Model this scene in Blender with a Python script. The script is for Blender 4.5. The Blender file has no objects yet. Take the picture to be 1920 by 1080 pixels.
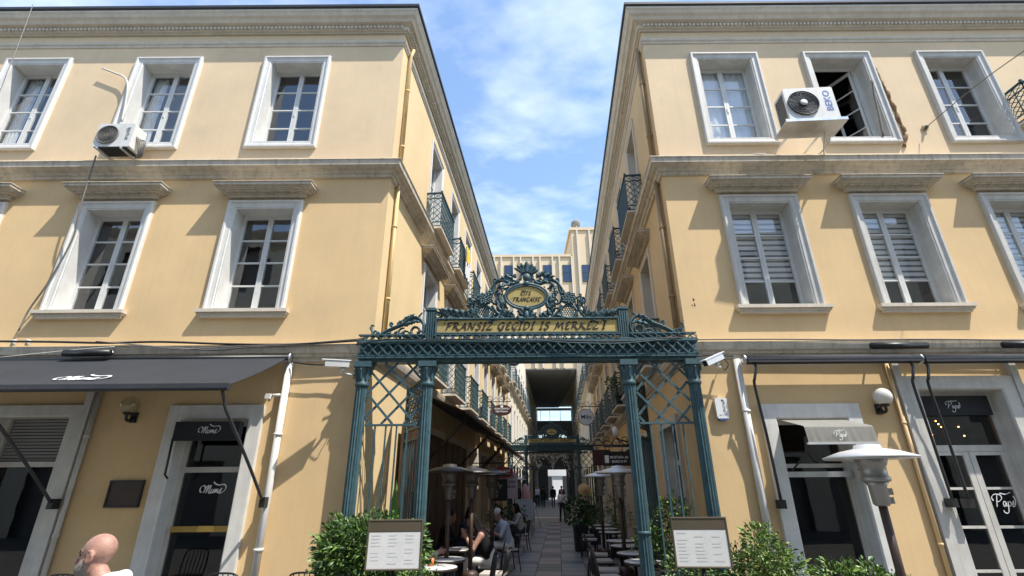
import bpy, bmesh, math, random
import numpy as np
from mathutils import Vector, Matrix
random.seed(7); rng = np.random.default_rng(7)
R = math.radians
S = bpy.context.scene
COL = S.collection

# ------------------------------------------------------------------ camera
FPX = 916.0; PITCH = R(22.25); ROLL = R(0.45); CAMZ = 1.8
fwd = Vector((0, math.cos(PITCH), math.sin(PITCH)))
r0 = Vector((1, 0, 0)); u0 = r0.cross(fwd)
rgt = r0*math.cos(ROLL)-u0*math.sin(ROLL); upv = u0*math.cos(ROLL)+r0*math.sin(ROLL)
cd = bpy.data.cameras.new('camera'); cam = bpy.data.objects.new('camera', cd); COL.objects.link(cam)
cd.sensor_width = 36; cd.lens = 36*FPX/1920; cd.clip_start = .05; cd.clip_end = 2000
cam.matrix_world = Matrix((
    (rgt.x, upv.x, -fwd.x, 0), (rgt.y, upv.y, -fwd.y, 0), (rgt.z, upv.z, -fwd.z, CAMZ), (0, 0, 0, 1)))
S.camera = cam
CAM = Vector((0, 0, CAMZ))
def at(px, py, Y):                       # a point of the photograph, at distance Y along the street's cross axis
    d = fwd+rgt*((px-960)/FPX)-upv*((py-540)/FPX)
    return CAM+d*(Y/d.y)

# ------------------------------------------------------------------ sky, sun, exposure
SUNV = Vector((.40, -.275, .87)).normalized()
W = bpy.data.worlds.new('World'); S.world = W; W.use_nodes = True
nt = W.node_tree; N = nt.nodes; L = nt.links; N.clear()
out = N.new('ShaderNodeOutputWorld'); bg = N.new('ShaderNodeBackground'); bg.inputs[1].default_value = .15
sky = N.new('ShaderNodeTexSky'); sky.sky_type = 'NISHITA'; sky.sun_disc = False
sky.sun_elevation = math.asin(SUNV.z); sky.sun_rotation = math.atan2(SUNV.x, SUNV.y)
sky.air_density = 1.2; sky.dust_density = .35; sky.ozone_density = 1.8
tc = N.new('ShaderNodeTexCoord'); sep = N.new('ShaderNodeSeparateXYZ'); L.new(tc.outputs['Generated'], sep.inputs[0])
zz = N.new('ShaderNodeMath'); zz.operation = 'MAXIMUM'; zz.inputs[1].default_value = .04; L.new(sep.outputs[2], zz.inputs[0])
dv = N.new('ShaderNodeVectorMath'); dv.operation = 'DIVIDE'
cmb = N.new('ShaderNodeCombineXYZ'); cmb.inputs[2].default_value = 1
for i in (0, 1): L.new(zz.outputs[0], cmb.inputs[i])
L.new(tc.outputs['Generated'], dv.inputs[0]); L.new(cmb.outputs[0], dv.inputs[1])
mp = N.new('ShaderNodeMapping'); mp.inputs['Rotation'].default_value = (0, 0, R(24)); mp.inputs['Scale'].default_value = (1.0, 1.4, 0); mp.inputs['Location'].default_value = (.35, .2, 0)
L.new(dv.outputs[0], mp.inputs[0])
n1 = N.new('ShaderNodeTexNoise'); n1.inputs['Scale'].default_value = 1.15; n1.inputs['Detail'].default_value = 7; n1.inputs['Roughness'].default_value = .55; n1.inputs['Distortion'].default_value = .25
n2 = N.new('ShaderNodeTexNoise'); n2.inputs['Scale'].default_value = 11; n2.inputs['Detail'].default_value = 4
L.new(mp.outputs[0], n1.inputs[0]); L.new(mp.outputs[0], n2.inputs[0])
add = N.new('ShaderNodeMath'); add.operation = 'MULTIPLY_ADD'; add.inputs[1].default_value = .14; L.new(n2.outputs[0], add.inputs[0]); L.new(n1.outputs[0], add.inputs[2])
cr = N.new('ShaderNodeValToRGB'); cr.color_ramp.elements[0].position = .54; cr.color_ramp.elements[1].position = 1.0
cr.color_ramp.elements[1].color = (.8, .8, .8, 1)
L.new(add.outputs[0], cr.inputs[0])
mx = N.new('ShaderNodeMixRGB'); mx.inputs[2].default_value = (6.6, 6.9, 7.4, 1)
L.new(cr.outputs[0], mx.inputs[0]); L.new(sky.outputs[0], mx.inputs[1]); L.new(mx.outputs[0], bg.inputs[0]); L.new(bg.outputs[0], out.inputs[0])
sl = bpy.data.lights.new('sun', 'SUN'); sl.energy = 3.6; sl.angle = R(.53); sl.color = (1, .955, .88)
so = bpy.data.objects.new('sun', sl); COL.objects.link(so); so.rotation_euler = SUNV.to_track_quat('Z', 'Y').to_euler(); so.location = (6, -6, 16)
S.view_settings.view_transform = 'Standard'; S.view_settings.look = 'None'; S.view_settings.exposure = 1.05; S.view_settings.gamma = 1
S.view_settings.use_curve_mapping = False
S.render.engine = 'CYCLES'; S.cycles.max_bounces = 8; S.cycles.transparent_max_bounces = 16

# ------------------------------------------------------------------ materials
MATS = {}
def mk(name, c, rough=.6, metal=0, var=.10, vs=2.0, bump=0, bs=120, streak=0, sc=(.10, .09, .08), emit=None, spec=.5, alpha=None, coat=0, blotch=0, subs=0):
    m = bpy.data.materials.new(name); m.use_nodes = True; MATS[name] = m
    t = m.node_tree; b = t.nodes['Principled BSDF']; lk = t.links
    b.inputs['Roughness'].default_value = rough; b.inputs['Metallic'].default_value = metal
    b.inputs['Specular IOR Level'].default_value = spec; b.inputs['Coat Weight'].default_value = coat
    tx = t.nodes.new('ShaderNodeTexCoord')
    no = t.nodes.new('ShaderNodeTexNoise'); no.inputs['Scale'].default_value = vs; no.inputs['Detail'].default_value = 6; no.inputs['Roughness'].default_value = .6
    lk.new(tx.outputs['Object'], no.inputs[0])
    mr = t.nodes.new('ShaderNodeMapRange'); mr.inputs[1].default_value = .3; mr.inputs[2].default_value = .7; mr.inputs[3].default_value = 1-var; mr.inputs[4].default_value = 1+var
    lk.new(no.outputs[0], mr.inputs[0])
    vm = t.nodes.new('ShaderNodeVectorMath'); vm.operation = 'SCALE'; vm.inputs[0].default_value = c[:3]; lk.new(mr.outputs[0], vm.inputs['Scale'])
    last = vm.outputs[0]
    def layer(scale3, lo, hi, col, amt, det=5):
        nonlocal last
        ma = t.nodes.new('ShaderNodeMapping'); ma.inputs['Scale'].default_value = scale3; lk.new(tx.outputs['Object'], ma.inputs[0])
        n = t.nodes.new('ShaderNodeTexNoise'); n.inputs['Scale'].default_value = 1; n.inputs['Detail'].default_value = det; n.inputs['Roughness'].default_value = .65; lk.new(ma.outputs[0], n.inputs[0])
        q = t.nodes.new('ShaderNodeMapRange'); q.inputs[1].default_value = lo; q.inputs[2].default_value = hi; q.inputs[4].default_value = amt; lk.new(n.outputs[0], q.inputs[0])
        x = t.nodes.new('ShaderNodeMixRGB'); lk.new(q.outputs[0], x.inputs[0]); lk.new(last, x.inputs[1]); x.inputs[2].default_value = (*col, 1); last = x.outputs[0]
    if streak: layer((11, 11, .5), .48, .75, sc, streak)
    if blotch: layer((1.3, 1.3, 1.0), .56, .72, sc, blotch, 8)
    lk.new(last, b.inputs['Base Color'])
    rr = t.nodes.new('ShaderNodeMapRange'); rr.inputs[3].default_value = max(.02, rough-.08); rr.inputs[4].default_value = min(1, rough+.1); lk.new(no.outputs[0], rr.inputs[0]); lk.new(rr.outputs[0], b.inputs['Roughness'])
    if bump:
        n = t.nodes.new('ShaderNodeTexNoise'); n.inputs['Scale'].default_value = bs; n.inputs['Detail'].default_value = 4; lk.new(tx.outputs['Object'], n.inputs[0])
        bp = t.nodes.new('ShaderNodeBump'); bp.inputs['Strength'].default_value = bump; bp.inputs['Distance'].default_value = .01; lk.new(n.outputs[0], bp.inputs['Height']); lk.new(bp.outputs[0], b.inputs['Normal'])
    if emit:
        b.inputs['Emission Color'].default_value = (*c[:3], 1); b.inputs['Emission Strength'].default_value = emit
    if subs: b.inputs['Subsurface Weight'].default_value = subs; b.inputs['Subsurface Radius'].default_value = (.02, .008, .004)
    return m
YEL = mk('yellow_plaster', (.67, .472, .246), .88, var=.09, vs=.7, bump=.12, bs=30, blotch=.38, streak=.2, sc=(.49, .36, .21))
YELP = mk('upper_yellow_plaster', (.685, .518, .325), .88, var=.09, vs=.7, bump=.12, bs=30, blotch=.38, streak=.2, sc=(.50, .39, .26))  # paler, peachier yellow for the wall above the belt cornice
YEL2 = mk('pale_yellow_plaster', (.68, .51, .275), .85, var=.07, vs=.9, bump=.25, bs=60, blotch=.14, sc=(.52, .40, .22))
CRE = mk('cream_plaster', (.70, .64, .52), .85, var=.07, bump=.2, bs=60, blotch=.2, sc=(.5, .45, .36))
STO = mk('painted_stone', (.60, .53, .425), .75, var=.10, vs=3, bump=.25, bs=90, streak=.28, sc=(.30, .26, .20))
STD = mk('grimy_stone', (.55, .485, .385), .8, var=.14, vs=3, bump=.35, bs=80, streak=.62, sc=(.20, .175, .14))
WHT = mk('white_paint', (.62, .605, .565), .6, var=.09, vs=4, bump=.12, streak=.3, sc=(.36, .345, .31))
WOLD = mk('weathered_white_paint', (.53, .51, .465), .6, var=.12, vs=4, bump=.2, bs=60, streak=.35, sc=(.25, .24, .22))
SASH = mk('white_sash_paint', (.62, .62, .59), .45, var=.06, vs=6)
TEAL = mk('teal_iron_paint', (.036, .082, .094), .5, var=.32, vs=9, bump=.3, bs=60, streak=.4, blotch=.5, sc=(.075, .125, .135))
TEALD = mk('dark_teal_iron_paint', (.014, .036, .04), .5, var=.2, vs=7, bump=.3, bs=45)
BALC = mk('balcony_iron_paint', (.035, .08, .09), .5, var=.2, vs=9)
GOLD = mk('brass_plate', (.46, .35, .125), .38, metal=.3, var=.12, vs=3, bump=.08, bs=9, streak=.3, sc=(.55, .47, .26))
LETT = mk('brown_lettering', (.022, .011, .006), .7)
BLK = mk('black_metal', (.012, .012, .013), .4, var=.25, vs=10)
BLKF = mk('black_fabric', (.016, .018, .022), .85, var=.2, vs=3, bump=.3, bs=300)
NAVY = mk('charcoal_canvas', (.020, .022, .026), .8, var=.18, vs=2, bump=.3, bs=250)
GREYF = mk('grey_canvas', (.20, .19, .165), .85, var=.1, vs=4, bump=.3, bs=200)
BRN = mk('brown_metal', (.045, .025, .017), .5, var=.2, vs=6)
WOOD = mk('dark_wood', (.06, .033, .018), .5, var=.25, vs=5, streak=.4, sc=(.03, .016, .01))
ROOFM = mk('dark_gutter_metal', (.035, .036, .042), .5, var=.2, vs=4)
PIPEY = mk('yellow_pipe_paint', (.60, .43, .18), .55, var=.1, vs=3, streak=.2, sc=(.35, .22, .08))
PIPEB = mk('brown_pipe_paint', (.30, .20, .10), .6, var=.15, vs=3)
ACW = mk('air_conditioner_white', (.66, .65, .61), .5, var=.06, vs=4, streak=.3, sc=(.4, .38, .33))
STEEL = mk('brushed_steel', (.55, .55, .55), .3, metal=.9, var=.1, vs=5)
ALU = mk('pale_aluminium', (.62, .62, .60), .4, metal=.5, var=.06, vs=5)
CABLE = mk('grey_cable', (.16, .14, .12), .7)
CABLEW = mk('white_cable', (.55, .52, .46), .6)
CABLEB = mk('black_cable', (.015, .015, .015), .6)
PAPER = mk('white_paper', (.62, .62, .60), .7, var=.05, vs=6)
PAPTX = mk('faint_print', (.54, .54, .54), .8)
BRONZE = mk('dark_bronze_paint', (.085, .068, .042), .5, var=.1)
SIGNW = mk('white_sign', (.72, .72, .72), .5, var=.03)
LETW = mk('white_lettering', (.75, .75, .73), .6)
LETB = mk('black_lettering', (.015, .015, .018), .6)
LETBLUE = mk('blue_lettering', (.06, .13, .42), .5)
RED = mk('red_sign', (.30, .02, .022), .45)
MAROON = mk('maroon_sign', (.055, .016, .014), .45)
SKIN = mk('skin', (.37, .205, .155), .52, var=.16, vs=22, bump=.25, bs=70, spec=.35)
SKIND = mk('tanned_skin', (.30, .155, .10), .55, var=.1, vs=14)
BEARD = mk('grey_beard', (.25, .225, .205), .9, var=.35, vs=90, bump=.8, bs=250)
SHIRTW = mk('white_shirt', (.78, .79, .80), .8, var=.03, bump=.2, bs=25)
SHIRTG = mk('pale_blue_shirt', (.42, .45, .52), .85, var=.06, bump=.3, bs=20)
SHIRTP = mk('pale_pink_shirt', (.74, .66, .64), .85, var=.06, bump=.3, bs=20)
CLB = mk('black_cloth', (.010, .009, .011), .9, bump=.3, bs=20, spec=.2)
CLN = mk('navy_cloth', (.02, .024, .04), .85, bump=.3, bs=20)
JEAN = mk('dark_trousers', (.02, .022, .03), .85)
TRW = mk('white_trousers', (.62, .60, .56), .85, bump=.3, bs=20)
HAIR = mk('dark_hair', (.008, .006, .005), .75, var=.3, vs=60, bump=.6, bs=120, spec=.15)
CAPM = mk('light_cap', (.52, .49, .45), .85)
STRAW = mk('straw', (.50, .33, .15), .8, var=.2, vs=60, bump=.5, bs=150)
PINK = mk('pink_cloth', (.50, .27, .22), .85, var=.12, vs=8, bump=.3, bs=20)
MARB = mk('white_marble', (.66, .65, .63), .25, var=.06, vs=5)
CUSH = mk('beige_cushion', (.44, .39, .34), .85, var=.06)
LEAF = [mk('leaf_%s' % n, c, .45, var=.25, vs=20) for n, c in (('dark', (.028, .062, .014)), ('mid', (.055, .115, .024)), ('bright', (.115, .195, .035)), ('young', (.20, .28, .05)))]
STEM = mk('stem_bark', (.06, .045, .025), .8)
CACT = mk('bright_green_leaf', (.11, .27, .05), .5, var=.15, vs=12)
POT = mk('dark_planter', (.02, .02, .021), .6, var=.2)
ASPH = mk('street_paving', (.12, .115, .105), .85, var=.14, vs=1.2, bump=.3, bs=30)
TILE = [mk('tile_%s' % n, c, .45, var=.12, vs=3, blotch=.2, sc=(.06, .06, .06)) for n, c in (('dark_grey', (.075, .08, .086)), ('grey', (.17, .175, .18)), ('rose', (.24, .18, .16)), ('light_grey', (.22, .22, .22)))]
JOINT = mk('tile_joint', (.08, .08, .08), .8)
BEIGE = mk('beige_render', (.60, .47, .31), .85, var=.05, vs=.4)
FIN = mk('white_fin', (.55, .50, .42), .7, var=.05)
SOFF = mk('grey_soffit', (.22, .215, .21), .8, var=.08, vs=.3)
GLBL = mk('blue_window_glass', (.018, .036, .078), .08, var=.1, spec=.7)
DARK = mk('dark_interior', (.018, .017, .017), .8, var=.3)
BLIND = mk('grey_blind', (.72, .70, .68), .8, var=.05)
CURT = mk('white_curtain', (.72, .74, .76), .9, var=.05)
CURTB = mk('beige_curtain', (.48, .40, .29), .9, var=.08)
BRASS = mk('brass_bar', (.50, .33, .10), .3, metal=.8)
HAT = mk('heater_reflector', (.66, .65, .63), .38, metal=.35, var=.06)
BULB = mk('warm_bulb', (1, .42, .10), .5, emit=14)
GLOBE = mk('lamp_globe', (.62, .59, .52), .12, var=.03, spec=.6)
YFLAG = mk('yellow_cloth', (.75, .52, .02), .8, var=.2, vs=8)
ORNG = mk('orange_plastic', (.75, .16, .03), .4)
SALM = mk('striped_pink_cloth', (.55, .30, .27), .8, var=.25, vs=14)
def glass(name, tint, refl, tr, wav=.05):
    m = bpy.data.materials.new(name); m.use_nodes = True; t = m.node_tree; t.nodes.clear(); lk = t.links
    o = t.nodes.new('ShaderNodeOutputMaterial'); g = t.nodes.new('ShaderNodeBsdfGlossy'); g.inputs['Roughness'].default_value = .015
    x = t.nodes.new('ShaderNodeBsdfTransparent'); x.inputs[0].default_value = (*tint, 1)
    f = t.nodes.new('ShaderNodeFresnel'); f.inputs[0].default_value = 1.5
    a = t.nodes.new('ShaderNodeMath'); a.operation = 'MULTIPLY_ADD'; a.inputs[1].default_value = 1.0; a.inputs[2].default_value = refl; lk.new(f.outputs[0], a.inputs[0])
    ge = t.nodes.new('ShaderNodeNewGeometry'); iv = t.nodes.new('ShaderNodeMath'); iv.operation = 'SUBTRACT'; iv.inputs[0].default_value = 1; lk.new(ge.outputs['Backfacing'], iv.inputs[1]); ml = t.nodes.new('ShaderNodeMath'); ml.operation = 'MULTIPLY'; lk.new(a.outputs[0], ml.inputs[0]); lk.new(iv.outputs[0], ml.inputs[1])
    mix = t.nodes.new('ShaderNodeMixShader'); lk.new(ml.outputs[0], mix.inputs[0]); lk.new(x.outputs[0], mix.inputs[1]); lk.new(g.outputs[0], mix.inputs[2]); lk.new(mix.outputs[0], o.inputs[0])
    n = t.nodes.new('ShaderNodeTexNoise'); n.inputs['Scale'].default_value = 2.5; tx = t.nodes.new('ShaderNodeTexCoord'); lk.new(tx.outputs['Object'], n.inputs[0])
    bp = t.nodes.new('ShaderNodeBump'); bp.inputs['Strength'].default_value = wav; bp.inputs['Distance'].default_value = .02; lk.new(n.outputs[0], bp.inputs['Height']); lk.new(bp.outputs[0], g.inputs['Normal'])
    return m
def mk_once(n, *a, **k): return MATS.get(n) or mk(n, *a, **k)
GLW = glass('window_glass', (.95, .965, .97), .12, 0)
GLD = glass('shop_glass', (.6, .6, .6), .03, 0, .03)
GLC = glass('clear_glass', (.86, .88, .88), .04, 0)

# ------------------------------------------------------------------ mesh builder
def tag(o, label=None, cat=None, group=None, kind=None):
    if label: o['label'] = label
    if cat: o['category'] = cat
    if group: o['group'] = group
    if kind: o['kind'] = kind
    return o
def empty(name, loc=(0, 0, 0), rz=0, label=None, cat=None, group=None):
    o = bpy.data.objects.new(name, None); COL.objects.link(o); o.location = loc; o.rotation_euler = (0, 0, rz); o.empty_display_size = .2
    return tag(o, label, cat, group)
def put(name, me, parent=None, loc=(0, 0, 0), rz=0, rot=None):
    o = bpy.data.objects.new(name, me); COL.objects.link(o); o.parent = parent; o.location = loc
    o.rotation_euler = rot if rot else (0, 0, rz)
    return o
class MB:
    def __init__(s): s.v = []; s.f = []; s.m = []; s.sm = []; s.cur = 0; s.smooth = False
    def face(s, idx): s.f.append(tuple(idx)); s.m.append(s.cur); s.sm.append(s.smooth)
    def add(s, vs, fs, smooth=False):
        b = len(s.v); s.v += [tuple(v) for v in vs]
        for f in fs: s.f.append(tuple(b+i for i in f)); s.m.append(s.cur); s.sm.append(smooth)
        return s
    def box(s, x0, x1, y0, y1, z0, z1):
        return s.add([(x0, y0, z0), (x1, y0, z0), (x1, y1, z0), (x0, y1, z0), (x0, y0, z1), (x1, y0, z1), (x1, y1, z1), (x0, y1, z1)],
                     [(0, 3, 2, 1), (4, 5, 6, 7), (0, 1, 5, 4), (1, 2, 6, 5), (2, 3, 7, 6), (3, 0, 4, 7)])
    def bar(s, a, b, w, t, up=(0, 1, 0)):        # box from a to b, width w across, thickness t along 'up'
        a = Vector(a); b = Vector(b); d = (b-a).normalized(); n = Vector(up); n = (n-d*n.dot(d))
        if n.length < 1e-4: n = d.orthogonal()
        n.normalize(); q = d.cross(n); vs = []
        for p in (a, b):
            for i, j in ((-1, -1), (1, -1), (1, 1), (-1, 1)): vs.append(p+q*(i*w/2)+n*(j*t/2))
        return s.add(vs, [(0, 1, 2, 3), (7, 6, 5, 4), (0, 4, 5, 1), (1, 5, 6, 2), (2, 6, 7, 3), (3, 7, 4, 0)])
    def tube(s, pts, r, n=8, r1=None, caps=True):
        pts = [Vector(p) for p in pts]; k = len(pts); vs = []; fs = []; ref = None
        for i, p in enumerate(pts):
            d = (pts[min(i+1, k-1)]-pts[max(i-1, 0)])
            d = d.normalized() if d.length > 1e-9 else Vector((0, 0, 1))
            if ref is None: ref = d.orthogonal().normalized()
            ref = (ref-d*ref.dot(d)); ref = ref.normalized() if ref.length > 1e-6 else d.orthogonal().normalized()
            q = d.cross(ref)
            if callable(r): rr = r(i/(k-1))
            else: rr = r if r1 is None else r+(r1-r)*i/(k-1)
            for j in range(n):
                a = 2*math.pi*j/n; vs.append(p+ref*(math.cos(a)*rr)+q*(math.sin(a)*rr))
        for i in range(k-1):
            for j in range(n): fs.append((i*n+j, i*n+(j+1) % n, (i+1)*n+(j+1) % n, (i+1)*n+j))
        if caps: fs.append(tuple(range(n-1, -1, -1))); fs.append(tuple((k-1)*n+j for j in range(n)))
        return s.add(vs, fs, True)
    def lathe(s, prof, n=20, c=(0, 0, 0), flute=0, fl=0):
        vs = []; fs = []
        for (r, z) in prof:
            for j in range(n):
                a = 2*math.pi*j/n; rr = r*(1-flute*(j % 2)) if flute and fl else r
                vs.append((c[0]+rr*math.cos(a), c[1]+rr*math.sin(a), c[2]+z))
        k = len(prof)
        for i in range(k-1):
            for j in range(n): fs.append((i*n+j, i*n+(j+1) % n, (i+1)*n+(j+1) % n, (i+1)*n+j))
        fs.append(tuple(range(n-1, -1, -1))); fs.append(tuple((k-1)*n+j for j in range(n)))
        return s.add(vs, fs, not flute)
    def ball(s, c, r, n=10, m=6):
        rx, ry, rz = (r, r, r) if not hasattr(r, '__len__') else r
        vs = [(c[0], c[1], c[2]-rz)]; fs = []
        for i in range(1, m):
            t = math.pi*i/m
            for j in range(n):
                a = 2*math.pi*j/n; vs.append((c[0]+rx*math.sin(t)*math.cos(a), c[1]+ry*math.sin(t)*math.sin(a), c[2]-rz*math.cos(t)))
        vs.append((c[0], c[1], c[2]+rz))
        for j in range(n): fs.append((0, 1+(j+1) % n, 1+j))
        for i in range(m-2):
            for j in range(n): fs.append((1+i*n+j, 1+i*n+(j+1) % n, 1+(i+1)*n+(j+1) % n, 1+(i+1)*n+j))
        e = len(vs)-1; b = 1+(m-2)*n
        for j in range(n): fs.append((b+j, b+(j+1) % n, e))
        return s.add(vs, fs, True)
    def prism(s, poly, y0, y1):                   # polygon in x,z extruded along y
        k = len(poly); vs = [(x, y0, z) for x, z in poly]+[(x, y1, z) for x, z in poly]
        fs = [tuple(range(k)), tuple(range(2*k-1, k-1, -1))]+[(i, k+i, k+(i+1) % k, (i+1) % k) for i in range(k)]
        return s.add(vs, fs)
    def framesweep(s, x0, x1, z0, z1, prof, sides='LTRB'):   # prof: (inset, y)
        loops = []
        for d, y in prof: loops.append([(x0+d, y, z0+d), (x1-d, y, z0+d), (x1-d, y, z1-d), (x0+d, y, z1-d)])
        vs = [p for l in loops for p in l]; fs = []; sk = {'B': 0, 'R': 1, 'T': 2, 'L': 3}
        use = [sk[c] for c in sides]
        for i in range(len(loops)-1):
            for j in use: fs.append((i*4+j, i*4+(j+1) % 4, (i+1)*4+(j+1) % 4, (i+1)*4+j))
        return s.add(vs, fs)
    def mould(s, path, prof, smooth=False):       # path in xy, outside on its right hand; prof: (out, z)
        k = len(path); off = []
        for i in range(k):
            ns = []
            for a, b in ((i-1, i), (i, i+1)):
                if a < 0 or b >= k: continue
                d = Vector((path[b][0]-path[a][0], path[b][1]-path[a][1])).normalized(); ns.append(Vector((d.y, -d.x)))
            if len(ns) == 1: off.append(ns[0])
            else: off.append((ns[0]+ns[1])/(1+ns[0].dot(ns[1])))
        vs = []; fs = []; n = len(prof)
        for i in range(k):
            for o, z in prof: vs.append((path[i][0]+off[i].x*o, path[i][1]+off[i].y*o, z))
        for i in range(k-1):
            for j in range(n-1): fs.append((i*n+j, (i+1)*n+j, (i+1)*n+j+1, i*n+j+1))
        fs.append(tuple(range(n))); fs.append(tuple((k-1)*n+j for j in range(n-1, -1, -1)))
        return s.add(vs, fs)
    def mesh(s, name, mats, recalc=True):
        me = bpy.data.meshes.new(name); me.from_pydata(s.v, [], s.f)
        for m in (mats if isinstance(mats, (list, tuple)) else [mats]): me.materials.append(m)
        me.polygons.foreach_set('material_index', s.m); me.polygons.foreach_set('use_smooth', s.sm)
        if recalc:
            b = bmesh.new(); b.from_mesh(me); bmesh.ops.recalc_face_normals(b, faces=b.faces); b.to_mesh(me); b.free()
        me.update(); return me
    def build(s, name, mats, parent=None, loc=(0, 0, 0), rz=0, rot=None, recalc=True):
        return put(name, s.mesh(name, mats, recalc), parent, loc, rz, rot)
CACHE = {}
def cached(key, fn):
    if key not in CACHE: CACHE[key] = fn()
    return CACHE[key]
def copy_tree(o, parent=None):
    c = o.copy(); COL.objects.link(c); c.parent = parent
    for ch in list(o.children): copy_tree(ch, c)
    return c
def crom(pts, sub=6):                              # Catmull-Rom through points
    pts = [Vector(p) for p in pts]; o = []
    if len(pts) < 3: return pts
    P = [pts[0]*2-pts[1]]+pts+[pts[-1]*2-pts[-2]]
    for i in range(1, len(P)-2):
        for j in range(sub):
            t = j/sub; a, b, c, d = P[i-1], P[i], P[i+1], P[i+2]
            o.append(.5*((2*b)+(c-a)*t+(2*a-5*b+4*c-d)*t*t+(3*b-a-3*c+d)*t**3))
    o.append(pts[-1]); return o
def text(name, s, size, m, parent, loc, rot, align='CENTER', ext=.0, shear=0, bold=0, sx=1):
    cu = bpy.data.curves.new('t', 'FONT'); cu.body = s; cu.size = size; cu.align_x = align; cu.align_y = 'CENTER'; cu.extrude = ext; cu.shear = shear; cu.offset = bold; cu.resolution_u = 3
    ob = bpy.data.objects.new('t', cu); COL.objects.link(ob)
    dg = bpy.context.evaluated_depsgraph_get(); dg.update()
    me = bpy.data.meshes.new_from_object(ob.evaluated_get(dg)); bpy.data.objects.remove(ob); bpy.data.curves.remove(cu)
    me.materials.clear(); me.materials.append(m)
    if sx != 1:
        for v in me.vertices: v.co.x *= sx
    return put(name, me, parent, loc, rot=rot)
FRONT = (R(90), 0, 0)
# broad-nib lettering: strokes of each capital in a unit box
GLY = {
 'F': (.66, [[(.30, 1), (.22, .5), (.14, .02), (.02, -.02)], [(.10, .94), (.3, 1.0), (.5, 1.0), (.78, 1.04)], [(.2, .52), (.4, .53), (.62, .58)]]),
 'R': (.80, [[(.28, .98), (.2, .5), (.13, 0)], [(-.02, .84), (.18, 1.02), (.48, 1.02), (.62, .82), (.5, .58), (.22, .5)], [(.34, .5), (.56, .18), (.76, -.06), (.92, 0)]]),
 'A': (.78, [[(.56, 1.03), (.32, .5), (.1, .02), (-.08, .03)], [(.54, 1.03), (.62, .5), (.70, 0), (.8, .02)], [(.2, .36), (.66, .37)]]),
 'N': (.88, [[(.0, -.02), (.12, .1), (.24, .98)], [(.06, .9), (.22, 1), (.44, .5), (.66, 0)], [(.66, 0), (.76, .6), (.84, .95), (1.0, 1.02)]]),
 'S': (.64, [[(.66, .88), (.5, 1.02), (.3, .97), (.22, .78), (.36, .58), (.52, .36), (.46, .08), (.24, -.02), (.02, .1)]]),
 'I': (.40, [[(.3, .98), (.22, .5), (.14, .0)], [(.14, 1.0), (.46, 1.0)], [(-.02, 0), (.32, 0)]]),
 'Z': (.68, [[(.06, .86), (.16, 1.0), (.66, 1.0)], [(.66, 1.0), (.35, .5), (.02, .02)], [(.02, .02), (.5, .02), (.7, .1)]]),
 'G': (.80, [[(.74, .86), (.56, 1.02), (.3, .92), (.1, .5), (.2, .1), (.42, 0), (.6, .12)], [(.5, .46), (.76, .46)], [(.7, .44), (.6, 0), (.44, -.24), (.24, -.2)]]),
 'E': (.64, [[(.62, .92), (.46, 1.02), (.28, .96), (.2, .5), (.16, .06), (.34, 0), (.6, .08)], [(.2, .53), (.48, .55)]]),
 'C': (.70, [[(.7, .86), (.54, 1.02), (.3, .92), (.1, .5), (.2, .1), (.42, 0), (.64, .1)]]),
 'D': (.84, [[(.28, .98), (.2, .5), (.13, .02)], [(-.02, .84), (.18, 1.02), (.5, 1.0), (.76, .72), (.68, .28), (.4, .02), (.1, .0)]]),
 'M': (1.06, [[(-.04, 0), (.1, .06), (.3, 1.0)], [(.28, 1.0), (.4, .6), (.5, .2)], [(.5, .2), (.7, .7), (.9, 1.02)], [(.88, 1.0), (.9, .5), (.94, .02), (1.06, .03)]]),
 'K': (.80, [[(.28, .98), (.2, .5), (.13, 0)], [(.74, 1.0), (.5, .76), (.22, .52)], [(.3, .55), (.56, .18), (.76, -.06), (.94, .02)]]),
 'T': (.66, [[(.02, .84), (.1, 1.0), (.4, 1.0), (.76, 1.04)], [(.4, .98), (.32, .5), (.24, .0)]]),
 "'": (.22, [[(.16, 1.06), (.06, .84)]]), ' ': (.42, []),
}
GLY['Ç'] = (.70, GLY['C'][1]+[[(.4, -.02), (.46, -.14), (.3, -.22)]])
GLY['Ş'] = (.64, GLY['S'][1]+[[(.24, -.04), (.3, -.14), (.14, -.22)]])
GLY['İ'] = (.40, GLY['I'][1]+[[(.34, 1.16), (.38, 1.24)]])
def nib(mb, strokes, ox, oz, h, slant, w, th, y0, ang=R(38), sub=5):
    nx, nz = math.cos(ang)*w/2, math.sin(ang)*w/2; i = 0
    for st in strokes:
        pp = crom([(a, b, 0) for a, b in st], sub)
        q = [(ox+(p.x+slant*p.y)*h, oz+p.y*h) for p in pp]
        for (ax, az), (bx, bz) in zip(q, q[1:]):
            dx, dz = bx-ax, bz-az; l = math.hypot(dx, dz) or 1; px, pz = -dz/l*th/2, dx/l*th/2
            if nx*px+nz*pz < 0: px, pz = -px, -pz
            ux, uz = nx+px, nz+pz; y = y0-.00002*i; i += 1
            mb.add([(ax-ux, y, az-uz), (bx-ux, y, bz-uz), (bx+ux, y, bz+uz), (ax+ux, y, az+uz)], [(0, 1, 2, 3)])
    return mb
def callig(par, s, x0, x1, z, h, y0, slant=.16, w=.15, th=.045):
    tot = sum(GLY[c][0]+.10 for c in s)-.10; sc = (x1-x0)/tot; x = x0
    for c in s:
        g = GLY[c]; mb = nib(MB(), [[(a*sc/h, b) for a, b in st] for st in g[1]], x, z, h, slant, w*h, th*h, y0)
        if g[1]: mb.build('letter', LETT, par, recalc=False)
        x += (g[0]+.10)*sc
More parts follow.
